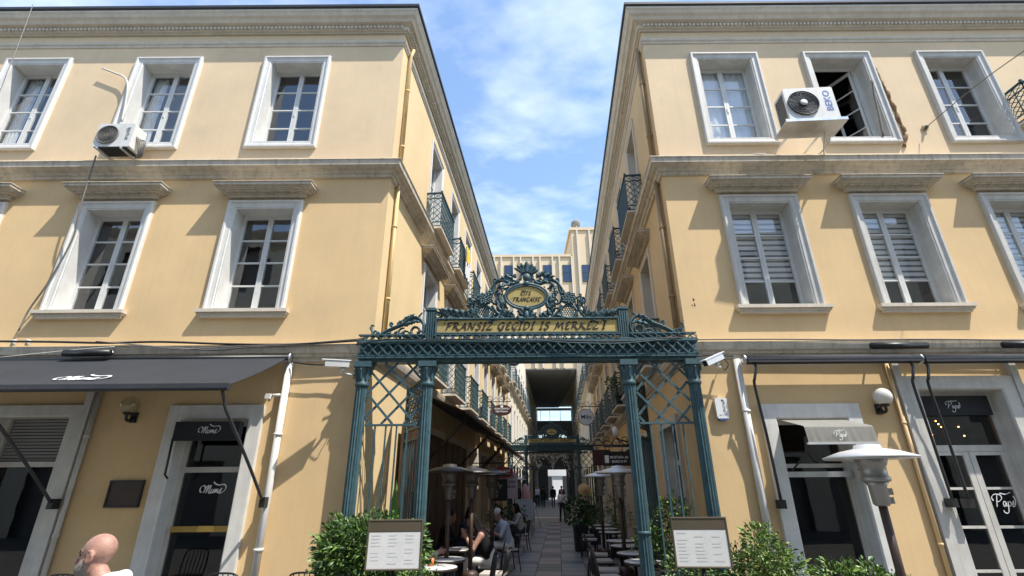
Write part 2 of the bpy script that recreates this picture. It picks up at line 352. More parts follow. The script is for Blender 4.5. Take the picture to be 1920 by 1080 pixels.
SCR = {'Mums': [[(-.1, .1), (-.3, .25), (-.28, .6), (.0, .75), (.2, .5), (.12, .05)], [(.14, .1), (.3, .6), (.45, .78), (.42, .3), (.38, .02)], [(.4, .1), (.6, .7), (.72, .72), (.66, .2), (.74, .0), (.88, .2)],
                [(.9, .42), (.88, .1), (.98, .02), (1.1, .2), (1.14, .42), (1.12, .08), (1.24, .1)], [(1.24, .05), (1.28, .42), (1.32, .1), (1.4, .42), (1.46, .1), (1.54, .42), (1.58, .06), (1.7, .15)],
                [(1.7, .15), (1.9, .5), (1.82, .1), (1.7, .02), (2.1, .1), (2.35, .5), (2.1, .85), (1.5, .8), (1.1, .95), (.9, 1.1)]],
       'Paps': [[(.2, .0), (.3, .5), (.42, .98)], [(.0, .5), (-.1, .8), (.2, 1.05), (.7, 1.0), (.8, .7), (.5, .45), (.32, .45)], [(1.1, .4), (.9, .42), (.82, .15), (.95, .03), (1.1, .35), (1.1, .05), (1.22, .12)],
                [(1.3, .42), (1.22, -.1), (1.1, -.5), (.8, -.5), (.7, -.3)], [(1.3, .3), (1.45, .44), (1.55, .25), (1.42, .03), (1.3, .08)], [(1.62, .1), (1.8, .5), (1.76, .15), (1.62, .02), (1.85, .06), (2.0, .5), (1.9, .9)], [(.7, 1.15), (1.2, 1.05), (1.7, 1.2)]]}
def script_word(word, width, y0=0, w=.10, th=.05):
    mb = MB(); h = width/2.4
    return nib(mb, SCR[word], -width*.45, -h*.3, h, .1, w*h, th*h, y0, sub=6)

# ------------------------------------------------------------------ signed-distance bodies
def surfnet(d, o, h):
    s = d < 0; sh = np.array(d.shape)-1
    C = np.zeros((*sh, 3)); Nn = np.zeros(sh); quads = []
    for ax in range(3):
        u, v = (ax+1) % 3, (ax+2) % 3
        sl0 = [slice(None)]*3; sl1 = [slice(None)]*3; sl0[ax] = slice(0, -1); sl1[ax] = slice(1, None)
        a, b = d[tuple(sl0)], d[tuple(sl1)]; m = s[tuple(sl0)] != s[tuple(sl1)]
        I = np.argwhere(m); t = (a[m]/(a[m]-b[m])); P = I.astype(float); P[:, ax] += t
        for du in (0, -1):
            for dw in (0, -1):
                c = I.copy(); c[:, u] += du; c[:, v] += dw; ok = ((c >= 0) & (c < sh)).all(1); c = c[ok]
                np.add.at(C, (c[:, 0], c[:, 1], c[:, 2]), P[ok]); np.add.at(Nn, (c[:, 0], c[:, 1], c[:, 2]), 1)
        quads.append((ax, I, s[tuple(sl0)][m]))
    ids = -np.ones(sh, int); has = Nn > 0; ids[has] = np.arange(has.sum())
    V = C[has]/Nn[has][:, None]*h+o; Fs = []
    for ax, I, sg in quads:
        u, v = (ax+1) % 3, (ax+2) % 3; cs = []
        for du, dw in ((0, 0), (-1, 0), (-1, -1), (0, -1)):
            c = I.copy(); c[:, u] += du; c[:, v] += dw; c = np.clip(c, 0, sh-1); cs.append(ids[c[:, 0], c[:, 1], c[:, 2]])
        q = np.stack(cs, 1); q[~sg] = q[~sg][:, ::-1]; Fs.append(q[(q >= 0).all(1)])
    return V, np.concatenate(Fs)
def sdf_eval(P, prims, k=.022):
    tot = None; best = None; bid = None
    for pr in prims:
        if pr[0] == 'c':
            a = np.array(pr[1]); b = np.array(pr[2]); ab = b-a; t = np.clip(((P-a)@ab)/max(ab@ab, 1e-9), 0, 1)
            dd = np.linalg.norm(P-a-t[..., None]*ab, axis=-1)-(pr[3]+(pr[4]-pr[3])*t); mi = pr[5]
        else:
            c = np.array(pr[1]); r = np.array(pr[2]); q = P-c
            if pr[4] is not None: q = q@np.array(pr[4])
            kk = np.linalg.norm(q/r, axis=-1); dd = (kk-1)*r.min()*.5+(kk-1)*r.mean()*.5; mi = pr[3]
        kx = pr[6] if len(pr) > 6 else k
        if tot is None: tot = dd; best = dd.copy(); bid = np.full(dd.shape, mi)
        else:
            hh = np.clip(.5+.5*(tot-dd)/kx, 0, 1); tot = tot*(1-hh)+dd*hh-kx*hh*(1-hh)
            w = dd < best; best = np.where(w, dd, best); bid = np.where(w, mi, bid)
    return tot, bid
def sdf_mesh(name, prims, mats, h=.013):
    lo = np.full(3, 9.); hi = -lo
    for pr in prims:
        if pr[0] == 'c': r = max(pr[3], pr[4])+.03; pts = (pr[1], pr[2])
        else: r = max(pr[2])+.03; pts = (pr[1],)
        for p in pts: lo = np.minimum(lo, np.array(p)-r); hi = np.maximum(hi, np.array(p)+r)
    n = np.ceil((hi-lo)/h).astype(int)+1
    g = np.stack(np.meshgrid(*[lo[i]+h*np.arange(n[i]) for i in range(3)], indexing='ij'), -1).astype(np.float32)
    d, _ = sdf_eval(g, prims); V, Fq = surfnet(d, lo, h)
    cen = V[Fq].mean(1); _, bid = sdf_eval(cen, prims)
    me = bpy.data.meshes.new(name); me.from_pydata(V.tolist(), [], Fq.tolist())
    for m in mats: me.materials.append(m)
    me.polygons.foreach_set('material_index', bid.astype(int)); me.polygons.foreach_set('use_smooth', [True]*len(Fq)); me.update()
    return me
def hand(w, d, side, m, curl=.5):                  # palm and five fingers; w wrist, d direction of the hand, side to the thumb
    w = Vector(w); d = Vector(d).normalized(); sd = Vector(side); sd = (sd-d*sd.dot(d)).normalized(); nr = d.cross(sd)
    pr = [('c', w, w+d*.07, .024, .03, m), ('c', w+sd*.012+d*.02, w+sd*.02+d*.08, .02, .018, m)]
    for i, (l, o) in enumerate(((.066, .03), (.075, .010), (.07, -.010), (.054, -.029))):
        b = w+d*.085+sd*o; c = b+d*l*.55+nr*l*.2*curl; e = c+d*l*.5*(1-curl*.6)+nr*l*.5*curl
        pr += [('c', b-d*.01, c, .0095, .009, m, .006), ('c', c, e, .009, .0075, m, .006)]
    b = w+d*.03+sd*.03; c = b+d*.03+sd*.028; e = c+d*.03+sd*.006+nr*.008
    return pr+[('c', b, c, .012, .0105, m, .006), ('c', c, e, .0105, .008, m, .006)]
def human(J, head_f=(0, -1, 0), tilt=0, sleeve='long', hairstyle='short', hands=True, fat=1.0, M=None, skirt=False):
    # materials: 0 skin 1 top 2 trousers 3 hair 4 shoes 5 beard/extra
    pr = []; V = Vector; J = {k: V(p) for k, p in J.items()}
    pel, ch, nk, hd = J['pelvis'], J['chest'], J['neck'], J['head']; rt = (J['hipR']-J['hipL']).normalized(); rs = (J['shR']-J['shL']).normalized()
    for sgn in (-1, 1):
        pr.append(('c', pel+rt*.065*sgn, ch+rs*.075*sgn, .115*fat, .118*fat, 1))
        pr.append(('c', pel+rt*.07*sgn+V((0, 0, -.03)), pel+rt*.055*sgn+V((0, 0, .07)), .122*fat, .12*fat, 2))
    pr.append(('c', J['shL']*.86+J['shR']*.14, J['shR']*.86+J['shL']*.14, .078, .078, 1))
    pr.append(('c', ch, nk, .10, .06, 1)); pr.append(('c', nk+V((0, 0, -.01)), hd+V((0, 0, -.04)), .055, .050, 0))
    for s in 'LR':
        sh, el, wr = J['sh'+s], J['el'+s], J['wr'+s]
        ma = 0 if sleeve == 'none' else 1; mb_ = 1 if sleeve == 'long' else 0
        pr += [('c', sh, el, .056, .043, ma), ('c', el, wr, .041, .029, mb_)]
        if sleeve == 'short': pr.append(('c', sh, sh+(el-sh)*.65, .062, .055, 1))
        hp, kn, an = J['hip'+s], J['kn'+s], J['an'+s]
        pr += [('c', hp, kn, .088*fat, .062, 2), ('c', kn, an, .058, .044, 2)]
        toe = an+V((0, 0, -.055)); f = J.get('toe'+s, None); ft = (V(f)-an) if f is not None else V((0, -.16, 0)); ft.z = 0
        pr.append(('c', toe+ft.normalized()*-.05, toe+ft.normalized()*.15, .036, .032, 4))
        if hands:
            d = (wr-el).normalized(); pr += hand(wr, d, V((0, 0, 1)) if abs(d.z) < .8 else V((0, -1, 0)), 0)
    f = V(head_f).normalized(); up = V((0, 0, 1)); rr = f.cross(up).normalized(); up = rr.cross(f)
    q = Matrix.Rotation(tilt, 3, rr); f = q@f; up = q@up
    Rm = np.array([list(rr), list(f), list(up)]).T
    hp = lambda x, y, z: hd+rr*x+f*y+up*z
    pr += [('e', hp(0, -.012, .03), (.076, .098, .092), 0, Rm), ('e', hp(0, .028, -.035), (.058, .066, .082), 0, Rm), ('c', hp(0, .088, .0), hp(0, .112, -.03), .010, .015, 0, .014),
           ('e', hp(0, .078, .024), (.05, .022, .014), 0, Rm), ('e', hp(0, .082, -.062), (.026, .014, .010), 0, Rm), ('e', hp(0, .068, -.098), (.026, .026, .022), 0, Rm)]
    for s in (-1, 1):
        pr += [('e', hp(s*.080, -.016, -.004), (.012, .024, .036), 0, Rm, None, .004), ('e', hp(s*.084, -.004, -.030), (.010, .012, .016), 0, Rm, None, .004), ('c', hp(s*.089, -.030, .0), hp(s*.088, -.022, .026), .007, .007, 0, .004), ('c', hp(s*.088, -.022, .026), hp(s*.084, .0, .028), .007, .006, 0, .004)]
    if hairstyle != 'bald':
        pr += [('e', hp(0, -.026, .045), (.086, .098, .092), 3, Rm)]
    if hairstyle == 'long':
        pr += [('c', hp(0, -.06, 0), hp(0, -.09, -.17), .085, .075, 3), ('c', hp(0, -.09, -.17), hp(0, -.09, -.34), .085, .05, 3), ('c', hp(.06, -.02, .0), hp(.07, -.03, -.16), .04, .04, 3), ('c', hp(-.06, -.02, .0), hp(-.07, -.03, -.16), .04, .04, 3)]
    if hairstyle == 'bun': pr += [('e', hp(0, -.07, .11), (.055, .055, .05), 3, Rm), ('c', hp(0, -.07, 0), hp(0, -.09, -.1), .06, .04, 3)]
    if hairstyle == 'cap': pr += [('e', hp(0, -.01, .055), (.09, .108, .085), 5, Rm), ('c', hp(.03, .09, .045), hp(-.03, .09, .045), .022, .022, 5), ('c', hp(0, .09, .045), hp(0, .15, .03), .03, .018, 5)]
    if hairstyle == 'beard': pr += [('e', hp(0, .04, -.085), (.064, .062, .058), 5, Rm)]
    return pr
def sit_pose(reach=.35, lean=.05, hz=.55, spread=.1, wrz=.80, legf=.42):
    J = dict(pelvis=(0, 0, hz), chest=(0, -lean, hz+.38), neck=(0, -lean*1.4-.01, hz+.50), head=(0, -lean*1.9-.03, hz+.645))
    for s, x in (('L', 1), ('R', -1)):
        J['hip'+s] = (x*.09, -.02, hz-.02); J['kn'+s] = (x*spread*1.3, -legf, hz+.0); J['an'+s] = (x*spread, -legf-.02, .09)
        J['sh'+s] = (x*.185, -lean, hz+.42); J['el'+s] = (x*.25, -lean-.14, hz+.2); J['wr'+s] = (x*.12, -lean-reach, wrz)
    return J
def stand_pose(step=.0, h=1.0):
    J = dict(pelvis=(0, 0, .93*h), chest=(0, -.01, 1.29*h), neck=(0, -.015, 1.42*h), head=(0, -.04, 1.565*h))
    for s, x in (('L', 1), ('R', -1)):
        J['hip'+s] = (x*.09, 0, .9*h); J['kn'+s] = (x*.09, -step*x*.55-.04, .5*h); J['an'+s] = (x*.085, -step*x+.03, .09)
        J['sh'+s] = (x*.19, 0, 1.36*h); J['el'+s] = (x*.235, step*x*.35+.03, 1.08*h); J['wr'+s] = (x*.22, step*x*.6-.06, .85*h)
    return J

# ------------------------------------------------------------------ foliage
def leaves(name, pts, dirs, size, mats, parent=None, w=.42, droop=.2, weights=None, kind='stuff'):
    n = len(pts); pts = np.asarray(pts); d = np.asarray(dirs)+rng.normal(0, .35, (n, 3)); d /= np.linalg.norm(d, axis=1)[:, None]+1e-9
    ref = rng.normal(0, 1, (n, 3)); sd = np.cross(d, ref); sd /= np.linalg.norm(sd, axis=1)[:, None]+1e-9; nr = np.cross(sd, d)
    l = size*rng.uniform(.45, 1.4, n)[:, None]
    b = pts; tip = pts+d*l-np.array([0, 0, 1])*l*droop; mid = pts+d*l*.5+nr*l*.08
    v = np.stack([b, mid-sd*l*w*.5-nr*l*.06, tip, mid+sd*l*w*.5-nr*l*.06, mid], 1).reshape(-1, 3)
    i = np.arange(n)*5; f = np.concatenate([np.stack([i, i+1, i+4], 1), np.stack([i+1, i+2, i+4], 1), np.stack([i+2, i+3, i+4], 1), np.stack([i+3, i, i+4], 1)])
    me = bpy.data.meshes.new(name); me.from_pydata(v.tolist(), [], f.tolist())
    for m in mats: me.materials.append(m)
    mi = rng.choice(len(mats), n, p=weights); me.polygons.foreach_set('material_index', np.concatenate([mi]*4)); me.update()
    o = put(name, me, parent); tag(o, kind=kind); return o
def bush(root, clumps, n, size, weights, mats=LEAF, w=.4):
    pts = []; dirs = []; vol = np.array([c[3]*c[4]*c[5] for c in clumps])**.66; vol /= vol.sum()
    for c, p in zip(clumps, vol):
        k = int(n*p); q = rng.normal(0, 1, (k, 3)); q /= np.linalg.norm(q, axis=1)[:, None]; r = rng.uniform(.62, 1.06, k)[:, None]
        wob = 1+.16*np.sin(q[:, :1]*7+c[0]*9)+.12*np.sin(q[:, 2:]*9+q[:, 1:2]*6)
        pts.append(np.array(c[:3])+q*r*wob*np.array(c[3:6])); dirs.append(q+np.array([0, 0, .35]))
    return leaves('foliage', np.concatenate(pts), np.concatenate(dirs), size, mats, root, weights=weights, w=w)
def stems(root, base, tips, r=.012):
    for t in tips:
        mid = (Vector(base)*.5+Vector(t)*.5)+Vector((random.uniform(-.05, .05), random.uniform(-.05, .05), 0))
        MB().tube(crom([base, mid, t], 4), r, 6, r*.4).build('stem', STEM, root)

# ================================================================== SETTING
D = 8.0; XL, XR = -2.36, 2.95; KX = .0875
kd = Vector((KX, 1, 0)).normalized(); PHI = math.atan2(kd.y, kd.x)
def pl(s, x=XL): return (x+kd.x*s, D+kd.y*s)      # point along a passage wall
mb = MB(); mb.add([(-160, -60, 0), (160, -60, 0), (160, 260, 0), (-160, 260, 0)], [(0, 1, 2, 3)])
tag(mb.build('street_paving', ASPH), kind='structure')
# passage floor: tiles in courses
floor = MB(); floor.add([(*pl(.2, XL+.05), .006), (*pl(.2, XR-.05), .006), (*pl(23.2, XR-.05), .006), (*pl(23.2, XL+.05), .006)], [(0, 1, 2, 3)])
fl = floor.build('passage_floor', JOINT); tag(fl, kind='structure')
TS = .58; tm = []
for m in TILE:
    t = MB(); a = TS/2-.006; t.add([(-a, -a, 0), (a, -a, 0), (a, a, 0), (-a, a, 0), (-a+.004, -a+.004, .012), (a-.004, -a+.004, .012), (a-.004, a-.004, .012), (-a+.004, a-.004, .012)],
        [(0, 1, 5, 4), (1, 2, 6, 5), (2, 3, 7, 6), (3, 0, 4, 7), (4, 5, 6, 7)]); tm.append(t.mesh('tile', m))
for r_ in range(33):
    for c in range(9):
        s = 4.0+r_*TS; x = .12+c*TS+TS/2
        if c in (0, 8): k = 1 if r_ % 2 else 3
        elif c in (1, 7): k = 3
        elif c in (2, 4, 6): k = 0 if (r_//2) % 2 else 2
        else: k = 1 if (r_ % 4) else 0
        if random.random() < .05: k = random.randrange(4)
        p = pl(s); o = put('tile', tm[k], fl, (p[0]+x, p[1], .008+random.uniform(0, .003)), PHI-R(90)); o.rotation_euler.x = random.uniform(-.003, .003)
mb = MB(); mb.add([(*pl(23.3), .19), (*pl(23.3, XR), .19), (*pl(70, XR), .19), (*pl(70), .19)], [(0, 1, 2, 3)])
mb.add([(*pl(23.3), 0), (*pl(23.3, XR), 0), (*pl(23.3, XR), .19), (*pl(23.3), .19)], [(0, 1, 2, 3)])
tag(mb.build('passage_floor_raised', TILE[1]), kind='structure')
mb = MB(); mb.box(-2.6, 2.6, -.22, .22, 0, .2); tag(mb.build('threshold_step', CRE, None, (*pl(23.2, .3), 0), PHI-R(90)), kind='structure')

def wallpanel(root, org, rz, u0, u1, z0, z1, holes, m, name='wall', xtra=()):
    us = sorted({u0, u1, *[h[0] for h in holes], *[h[1] for h in holes]}); zs = sorted({z0, z1, *[h[2] for h in holes], *[h[3] for h in holes]})
    w = MB(); idx = {}
    def vi(u, z):
        if (u, z) not in idx: idx[(u, z)] = len(w.v); w.v.append((u, 0, z))
        return idx[(u, z)]
    for a, b in zip(us, us[1:]):
        for c, d in zip(zs, zs[1:]):
            cu, cz = (a+b)/2, (c+d)/2
            if cu < u0 or cu > u1 or cz < z0 or cz > z1 or any(h[0] < cu < h[1] and h[2] < cz < h[3] for h in holes): continue
            w.face((vi(a, c), vi(b, c), vi(b, d), vi(a, d)))
    return w.build(name, m, root, Vector((org[0], org[1], 0))-root.location, rz, recalc=False)
SURR = [(-.17, .0), (-.17, -.05), (-.155, -.075), (-.12, -.075), (-.105, -.05), (-.06, -.04), (-.03, -.04), (-.018, -.025), (0, -.025), (0, .34)]
SURRN = [(-.12, .0), (-.12, -.04), (-.09, -.055), (-.05, -.03), (0, -.02), (0, .26)]
def local(org, rz, x, y=0, z=0): c, s = math.cos(rz), math.sin(rz); return Vector((org[0]+c*x-s*y, org[1]+s*x+c*y, z))
def sash_mesh(w, h, rows, y):
    b = MB(); st = .055; x = w/2
    for a, c in ((-x, -x+st), (-.05, -.002), (.002, .05), (x-st, x)): b.box(a, c, y-.006, y+.05, 0, h)
    for s in (-1, 1):
        xs = sorted((s*.05, s*(x-st)))
        b.box(xs[0], xs[1], y, y+.046, 0, .08); b.box(xs[0], xs[1], y, y+.046, h-.07, h)
        for i in range(1, rows):
            z = .08+(h-.15)*i/rows; b.box(xs[0], xs[1], y+.004, y+.04, z-.014, z+.014)
    b.box(-.016, .016, y-.02, y-.006, h*.42, h*.42+.12)
    return b.mesh('sash', SASH)
def window(root, org, rz, xc, z0, w, h, rows=4, hood=False, sill=False, fill=None, surr='A', open_leaf=0, frame=None):
    frame = frame or (WHT if surr == 'A' else STO); y = .27 if surr == 'A' else .2
    prof = SURR if surr == 'A' else SURRN
    me = cached(('sur', w, h, surr, frame.name), lambda: MB().framesweep(-w/2, w/2, 0, h, prof).mesh('window', frame))
    o = put('window', me, root, local(org, rz, xc, 0, z0)-root.location, rz)
    if not open_leaf:
        put('sash', cached(('sash', w, h, rows, y), lambda: sash_mesh(w, h, rows, y)), o)
        pw = w/2-.055-.05; ph = (h-.15)/rows
        pm = cached(('pane', round(pw, 3), round(ph, 3)), lambda: MB().box(-pw/2, pw/2, -.003, .003, -ph/2, ph/2).mesh('pane', GLW))
        for s in (-1, 1):
            for i in range(rows):
                p = put('pane', pm, o, (s*(.05+pw/2), y+.022, .08+ph*(i+.5))); p.rotation_euler = (R(random.gauss(0, .5)), 0, R(random.gauss(0, .5)))
    if fill == 'zebra':
        b = MB(); n = 13; zt = h-.02; zb = h*.27
        for i in range(n):
            a = zb+(zt-zb)*i/n; e = zb+(zt-zb)*(i+.62)/n; b.box(-w/2+.03, w/2-.03, y+.066, y+.072, a, e)
        b.build('blind', BLIND, o); MB().box(-w/2+.03, w/2-.03, y+.080, y+.084, zb, zt).build('blind_backing', mk_once('dark_blind', (.16, .155, .15), .85), o)
    elif fill == 'curtain':
        b = MB(); n = 40; vs = []
        for i in range(n+1):
            x = -w/2+.02+(w-.04)*i/n; yy = y+.085+.014*math.sin(i*1.1)+.006*math.sin(i*2.7); vs += [(x, yy, .02), (x, yy, h-.02)]
        b.add(vs, [(2*i, 2*i+2, 2*i+3, 2*i+1) for i in range(n)], True); b.build('curtain', CURT, o)
    elif fill == 'sidecurtain':
        b = MB()
        for sx in (-1, 1):
            vs = []; n = 16
            for i in range(n+1):
                x = sx*(w/2-.01-.26*i/n); yy = y+.14+.02*math.sin(i*1.3); vs += [(x, yy, .02), (x, yy, h-.02)]
            b.add(vs, [(2*i, 2*i+2, 2*i+3, 2*i+1) for i in range(n)], True)
        b.build('curtain', CURT, o)
    elif fill == 'louvre':
        b = MB(); zt = h-.06
        b.box(.05, w/2-.05, y+.06, y+.07, zt-.48, zt)
        for i in range(9): b.bar((.06, y+.05, zt-.03-.05*i), (w/2-.06, y+.05, zt-.03-.05*i), .035, .008, (0, 1, .6))
        b.build('ventilation_louvre', ROOFM, o)
    elif fill == 'boxes':
        b = MB(); b.box(-w/2+.05, -.03, y+.15, y+.3, .02, .5); b.ball((.25, y+.25, .25), (.24, .12, .24)); b.build('stored_goods', CURT, o)
    if open_leaf:
        b = MB()
        for s, xx in ((-1, -w/2+.03), (1, w/2-.03)): b.box(xx-.03, xx+.03, y-.005, y+.045, 0, h)
        b.box(-w/2+.06, w/2-.06, y, y+.04, h-.05, h); b.box(-w/2+.06, w/2-.06, y, y+.04, 0, .05); b.build('sash', SASH, o)
        lw = w/2-.07
        for sgn, ang in ((1, R(62)), (-1, R(100))):
            q = put('casement', cached(('leaf', lw, h), lambda: (lambda c: [c.box(0, .05, 0, .04, 0, h-.1), c.box(lw-.05, lw, 0, .04, 0, h-.1), c.box(.05, lw-.05, .003, .037, 0, .07), c.box(.05, lw-.05, .003, .037, h-.17, h-.1)]+[c.box(.05, lw-.05, .006, .034, (h-.1)*i/4-.012, (h-.1)*i/4+.012) for i in (1, 2, 3)] and c.mesh('casement', SASH))(MB())), o, (sgn*(w/2-.06), y+.05, .05))
            q.rotation_euler.z = R(180)-ang if sgn > 0 else ang
            pg = MB().box(.05, lw-.05, .018, .022, .07, h-.17).mesh('pane', GLW); g = put('pane', pg, o, q.location); g.rotation_euler = q.rotation_euler
    if sill:
        def sl_():
            b = MB(); a = w/2+.19; pf = [(0, -.16), (.05, -.16), (.06, -.12), (.09, -.10), (.13, -.07), (.13, -.035), (.10, -.028), (0, -.026)]
            b.mould([(-a, .001), (-a+.001, 0), (a-.001, 0), (a, .001)], pf); return b.mesh('sill', STO)
        def sl2():
            b = MB(); a = w/2+.25
            for z0_, z1_, p_, e in ((-.17, -.13, .06, .05), (-.13, -.09, .09, .02), (-.09, -.03, .125, 0)): b.box(-a+e, a-e, -p_, 0, z0_, z1_)
            return b.mesh('sill', STO)
        put('sill', cached(('sill', w), sl2), o, (0, -.002, 0))
    if hood:
        def hd_():
            b = MB(); a = w/2+.38; zb = h+.22
            for z0_, z1_, p_, e in ((0, .035, .08, .17), (.035, .05, .1, .15), (.075, .10, .18, .09), (.10, .125, .22, .05), (.125, .15, .25, .025), (.15, .205, .29, 0), (.205, .22, .31, -.015)): b.box(-a+e, a-e, -p_, 0, zb+z0_, zb+z1_)
            n = int((2*a-.3)/.05)
            b.box(-a+.15, a-.15, -.10, 0, zb+.05, zb+.075)
            for i in range(n):
                x = -a+.16+(2*a-.32)*(i+.5)/n; b.box(x-.015, x+.015, -.14, -.1, zb+.052, zb+.073)
            return b.mesh('hood', STD)
        put('hood', cached(('hood', w, h), hd_), o, (0, -.001, 0))
    return o
def rail_mesh(w, d, h):
    b = MB(); f = .018
    def panel(p, q):
        p = Vector(p); q = Vector(q); n = max(2, int((q-p).length/.13)); Z = Vector((0, 0, 1)); e = (q-p)/n
        for z in (.05, .16, h-.16, h-.02): b.bar(p+Z*z, q+Z*z, .022, .022, Z)
        for i in range(n+1): b.bar(p+e*i+Z*.05, p+e*i+Z*(h-.03), .016, .016, e)
        nm = (q-p).normalized(); nn = nm.cross(Z)
        for i in range(n):
            c = p+e*(i+.5); z0, z1 = .17, h-.17; k = 4
            for j in range(k):
                za = z0+(z1-z0)*j/k; zb = z0+(z1-z0)*(j+1)/k; zm = (za+zb)/2
                for sg in (-1, 1):
                    b.bar(c+Z*za, c+e*.42*sg+Z*zm, .014, .012, nn); b.bar(c+e*.42*sg+Z*zm, c+Z*zb, .014, .012, nn)
            for sg in (-1, 1): b.bar(c+e*.45*sg+Z*(h-.145), c-e*.45*sg+Z*(h-.035), .012, .01, nn)
    panel((-w/2, -d, 0), (w/2, -d, 0)); panel((-w/2, -d, 0), (-w/2, 0, 0)); panel((w/2, -d, 0), (w/2, 0, 0))
    b.bar((-w/2-.01, -d, h), (w/2+.01, -d, h), .05, .025, (0, 0, 1))
    for x in (-w/2, w/2): b.bar((x, -d-.02, h-.002), (x, 0, h-.002), .05, .025, (0, 0, 1)); b.ball((x, -d, h+.035), .03, 8, 5)
    return b.mesh('railing', BALC)
def balcony(root, org, rz, xc, z0, w=1.5, d=.38, h=1.0):
    def slab():
        b = MB()
        b.box(-w/2-.03, w/2+.03, -d-.03, 0, -.03, .02)
        return b.mesh('balcony', STO)
    o = put('balcony', cached(('slab', w, d), slab), root, local(org, rz, xc, -.001, z0)-root.location, rz)
    put('railing', cached(('rail', w, d, h), lambda: rail_mesh(w, d, h)), o); return o
EAVE = [(0, 11.25), (.04, 11.25), (.05, 11.275), (.09, 11.285), (.10, 11.295), (.10, 11.37), (.15, 11.40), (.20, 11.41), (.24, 11.47), (.29, 11.51), (.32, 11.57), (.345, 11.60), (.345, 11.645), (0, 11.65)]
GUT = [(0, 11.652), (.35, 11.652), (.385, 11.67), (.39, 11.725), (.35, 11.735), (0, 11.80)]
ARCH = [(0, 10.89), (.02, 10.895), (.03, 10.94), (.05, 10.955), (.06, 10.985), (.06, 11.01), (0, 11.015)]
BELT = [(0, 7.40), (.05, 7.41), (.06, 7.46), (.09, 7.47), (.11, 7.52), (.17, 7.54), (.19, 7.56), (.23, 7.57), (.24, 7.66), (.26, 7.68), (.255, 7.695), (0, 7.73)]
LOWC = [(0, 3.76), (.03, 3.77), (.035, 3.83), (.07, 3.84), (.08, 3.88), (.11, 3.90), (.13, 3.97), (.14, 4.03), (0, 4.07)]
def dentils(root, path, o0, o1, z0, z1, step, m):
    b = MB()
    for (ax, ay), (bx, by) in zip(path, path[1:]):
        d = Vector((bx-ax, by-ay)); ln = d.length; d.normalize(); n = Vector((d.y, -d.x)); k = min(int(ln/step), 260)
        for i in range(k):
            c = Vector((ax, ay))+d*(i+.5)*step
            b.bar((c.x+n.x*o0, c.y+n.y*o0, (z0+z1)/2), (c.x+n.x*o1, c.y+n.y*o1, (z0+z1)/2), step*.55, z1-z0, (0, 0, 1))
    o = b.build('dentil_course', m, root, -root.location, recalc=False); tag(o, kind='stuff')
def trims(root, path):
    for nm, pf, m in (('eaves_cornice', EAVE, STO), ('gutter', GUT, ROOFM), ('architrave_moulding', ARCH, STO), ('belt_cornice', BELT, STD), ('shopfront_cornice', LOWC, STD)):
        MB().mould(path, pf).build(nm, m, root, -root.location)
    dentils(root, path, .095, .145, 11.305, 11.36, .085, STO)

# ------------------------------------------------------------------ left corner building
LB = empty('corner_building', (-7.5, 8, 0), 0, 'yellow three storey corner building on the left, with charcoal awning over its shopfront', 'building')
ORG = (0, D); LP = (XL, D); RP = (XR, D)
upL = [-10.27, -7.42, -4.63]; loL = [-10.3, -7.48, -4.66]
holes = [(x-.55, x+.55, 8.3, 10.4) for x in upL]+[(x-.54, x+.54, 4.72, 6.73) for x in loL]+[(-8.3, -7.05, 0, 2.9), (-5.26, -4.2, 0, 2.84)]
wallpanel(LB, ORG, 0, -13.5, XL, 0, 7.55, holes, YEL); wallpanel(LB, ORG, 0, -13.5, XL, 7.55, 11.72, holes, YELP)
cenL = [3.34+2.47*i for i in range(8)]
holes = []
for c in cenL: holes += [(c-.55, c+.55, 7.75, 10.4), (c-.55, c+.55, 4.1, 6.73)]
gfL = [1.3]+[4.4+2.95*i for i in range(6)]
for c in gfL[1:]: holes.append((c-1.0, c+1.0, 0, 3.0))
wallpanel(LB, LP, PHI, 0, 22.4, 0, 11.72, holes, YEL2)
trims(LB, [(-13.5, D), (XL, D), pl(22.4)])
b = MB(); e = pl(22.4); b.add([(-13.5, D, 11.66), (XL, D, 11.66), (*e, 11.66), (-13.5, e[1], 11.66)], [(0, 1, 2, 3)]); b.add([(-13.5, D, 0), (-13.5, D, 11.66), (-13.5, e[1], 11.66), (-13.5, e[1], 0)], [(0, 1, 2, 3)])
b.add([(-13.5, e[1], 0), (-13.5, e[1], 11.66), (*e, 11.66), (*e, 0)], [(0, 1, 2, 3)]); b.build('roof', ROOFM, LB, -LB.location)
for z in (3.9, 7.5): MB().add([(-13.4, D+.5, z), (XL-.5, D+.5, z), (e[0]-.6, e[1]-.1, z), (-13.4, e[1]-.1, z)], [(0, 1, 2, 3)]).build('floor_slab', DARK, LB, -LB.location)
for i, x in enumerate(upL): window(LB, ORG, 0, x, 8.3, 1.1, 2.1, fill=('sidecurtain', 'sidecurtain', None)[i])
for i, x in enumerate(loL): window(LB, ORG, 0, x, 4.72, 1.08, 2.01, hood=True, sill=True, fill=(None, None, 'louvre')[i])
for c in cenL:
    window(LB, LP, PHI, c, 7.75, 1.1, 2.65, surr='N', frame=WHT); window(LB, LP, PHI, c, 4.1, 1.1, 2.63, surr='N', hood=True, frame=WHT)
    balcony(LB, LP, PHI, c, 7.74); balcony(LB, LP, PHI, c, 4.09)
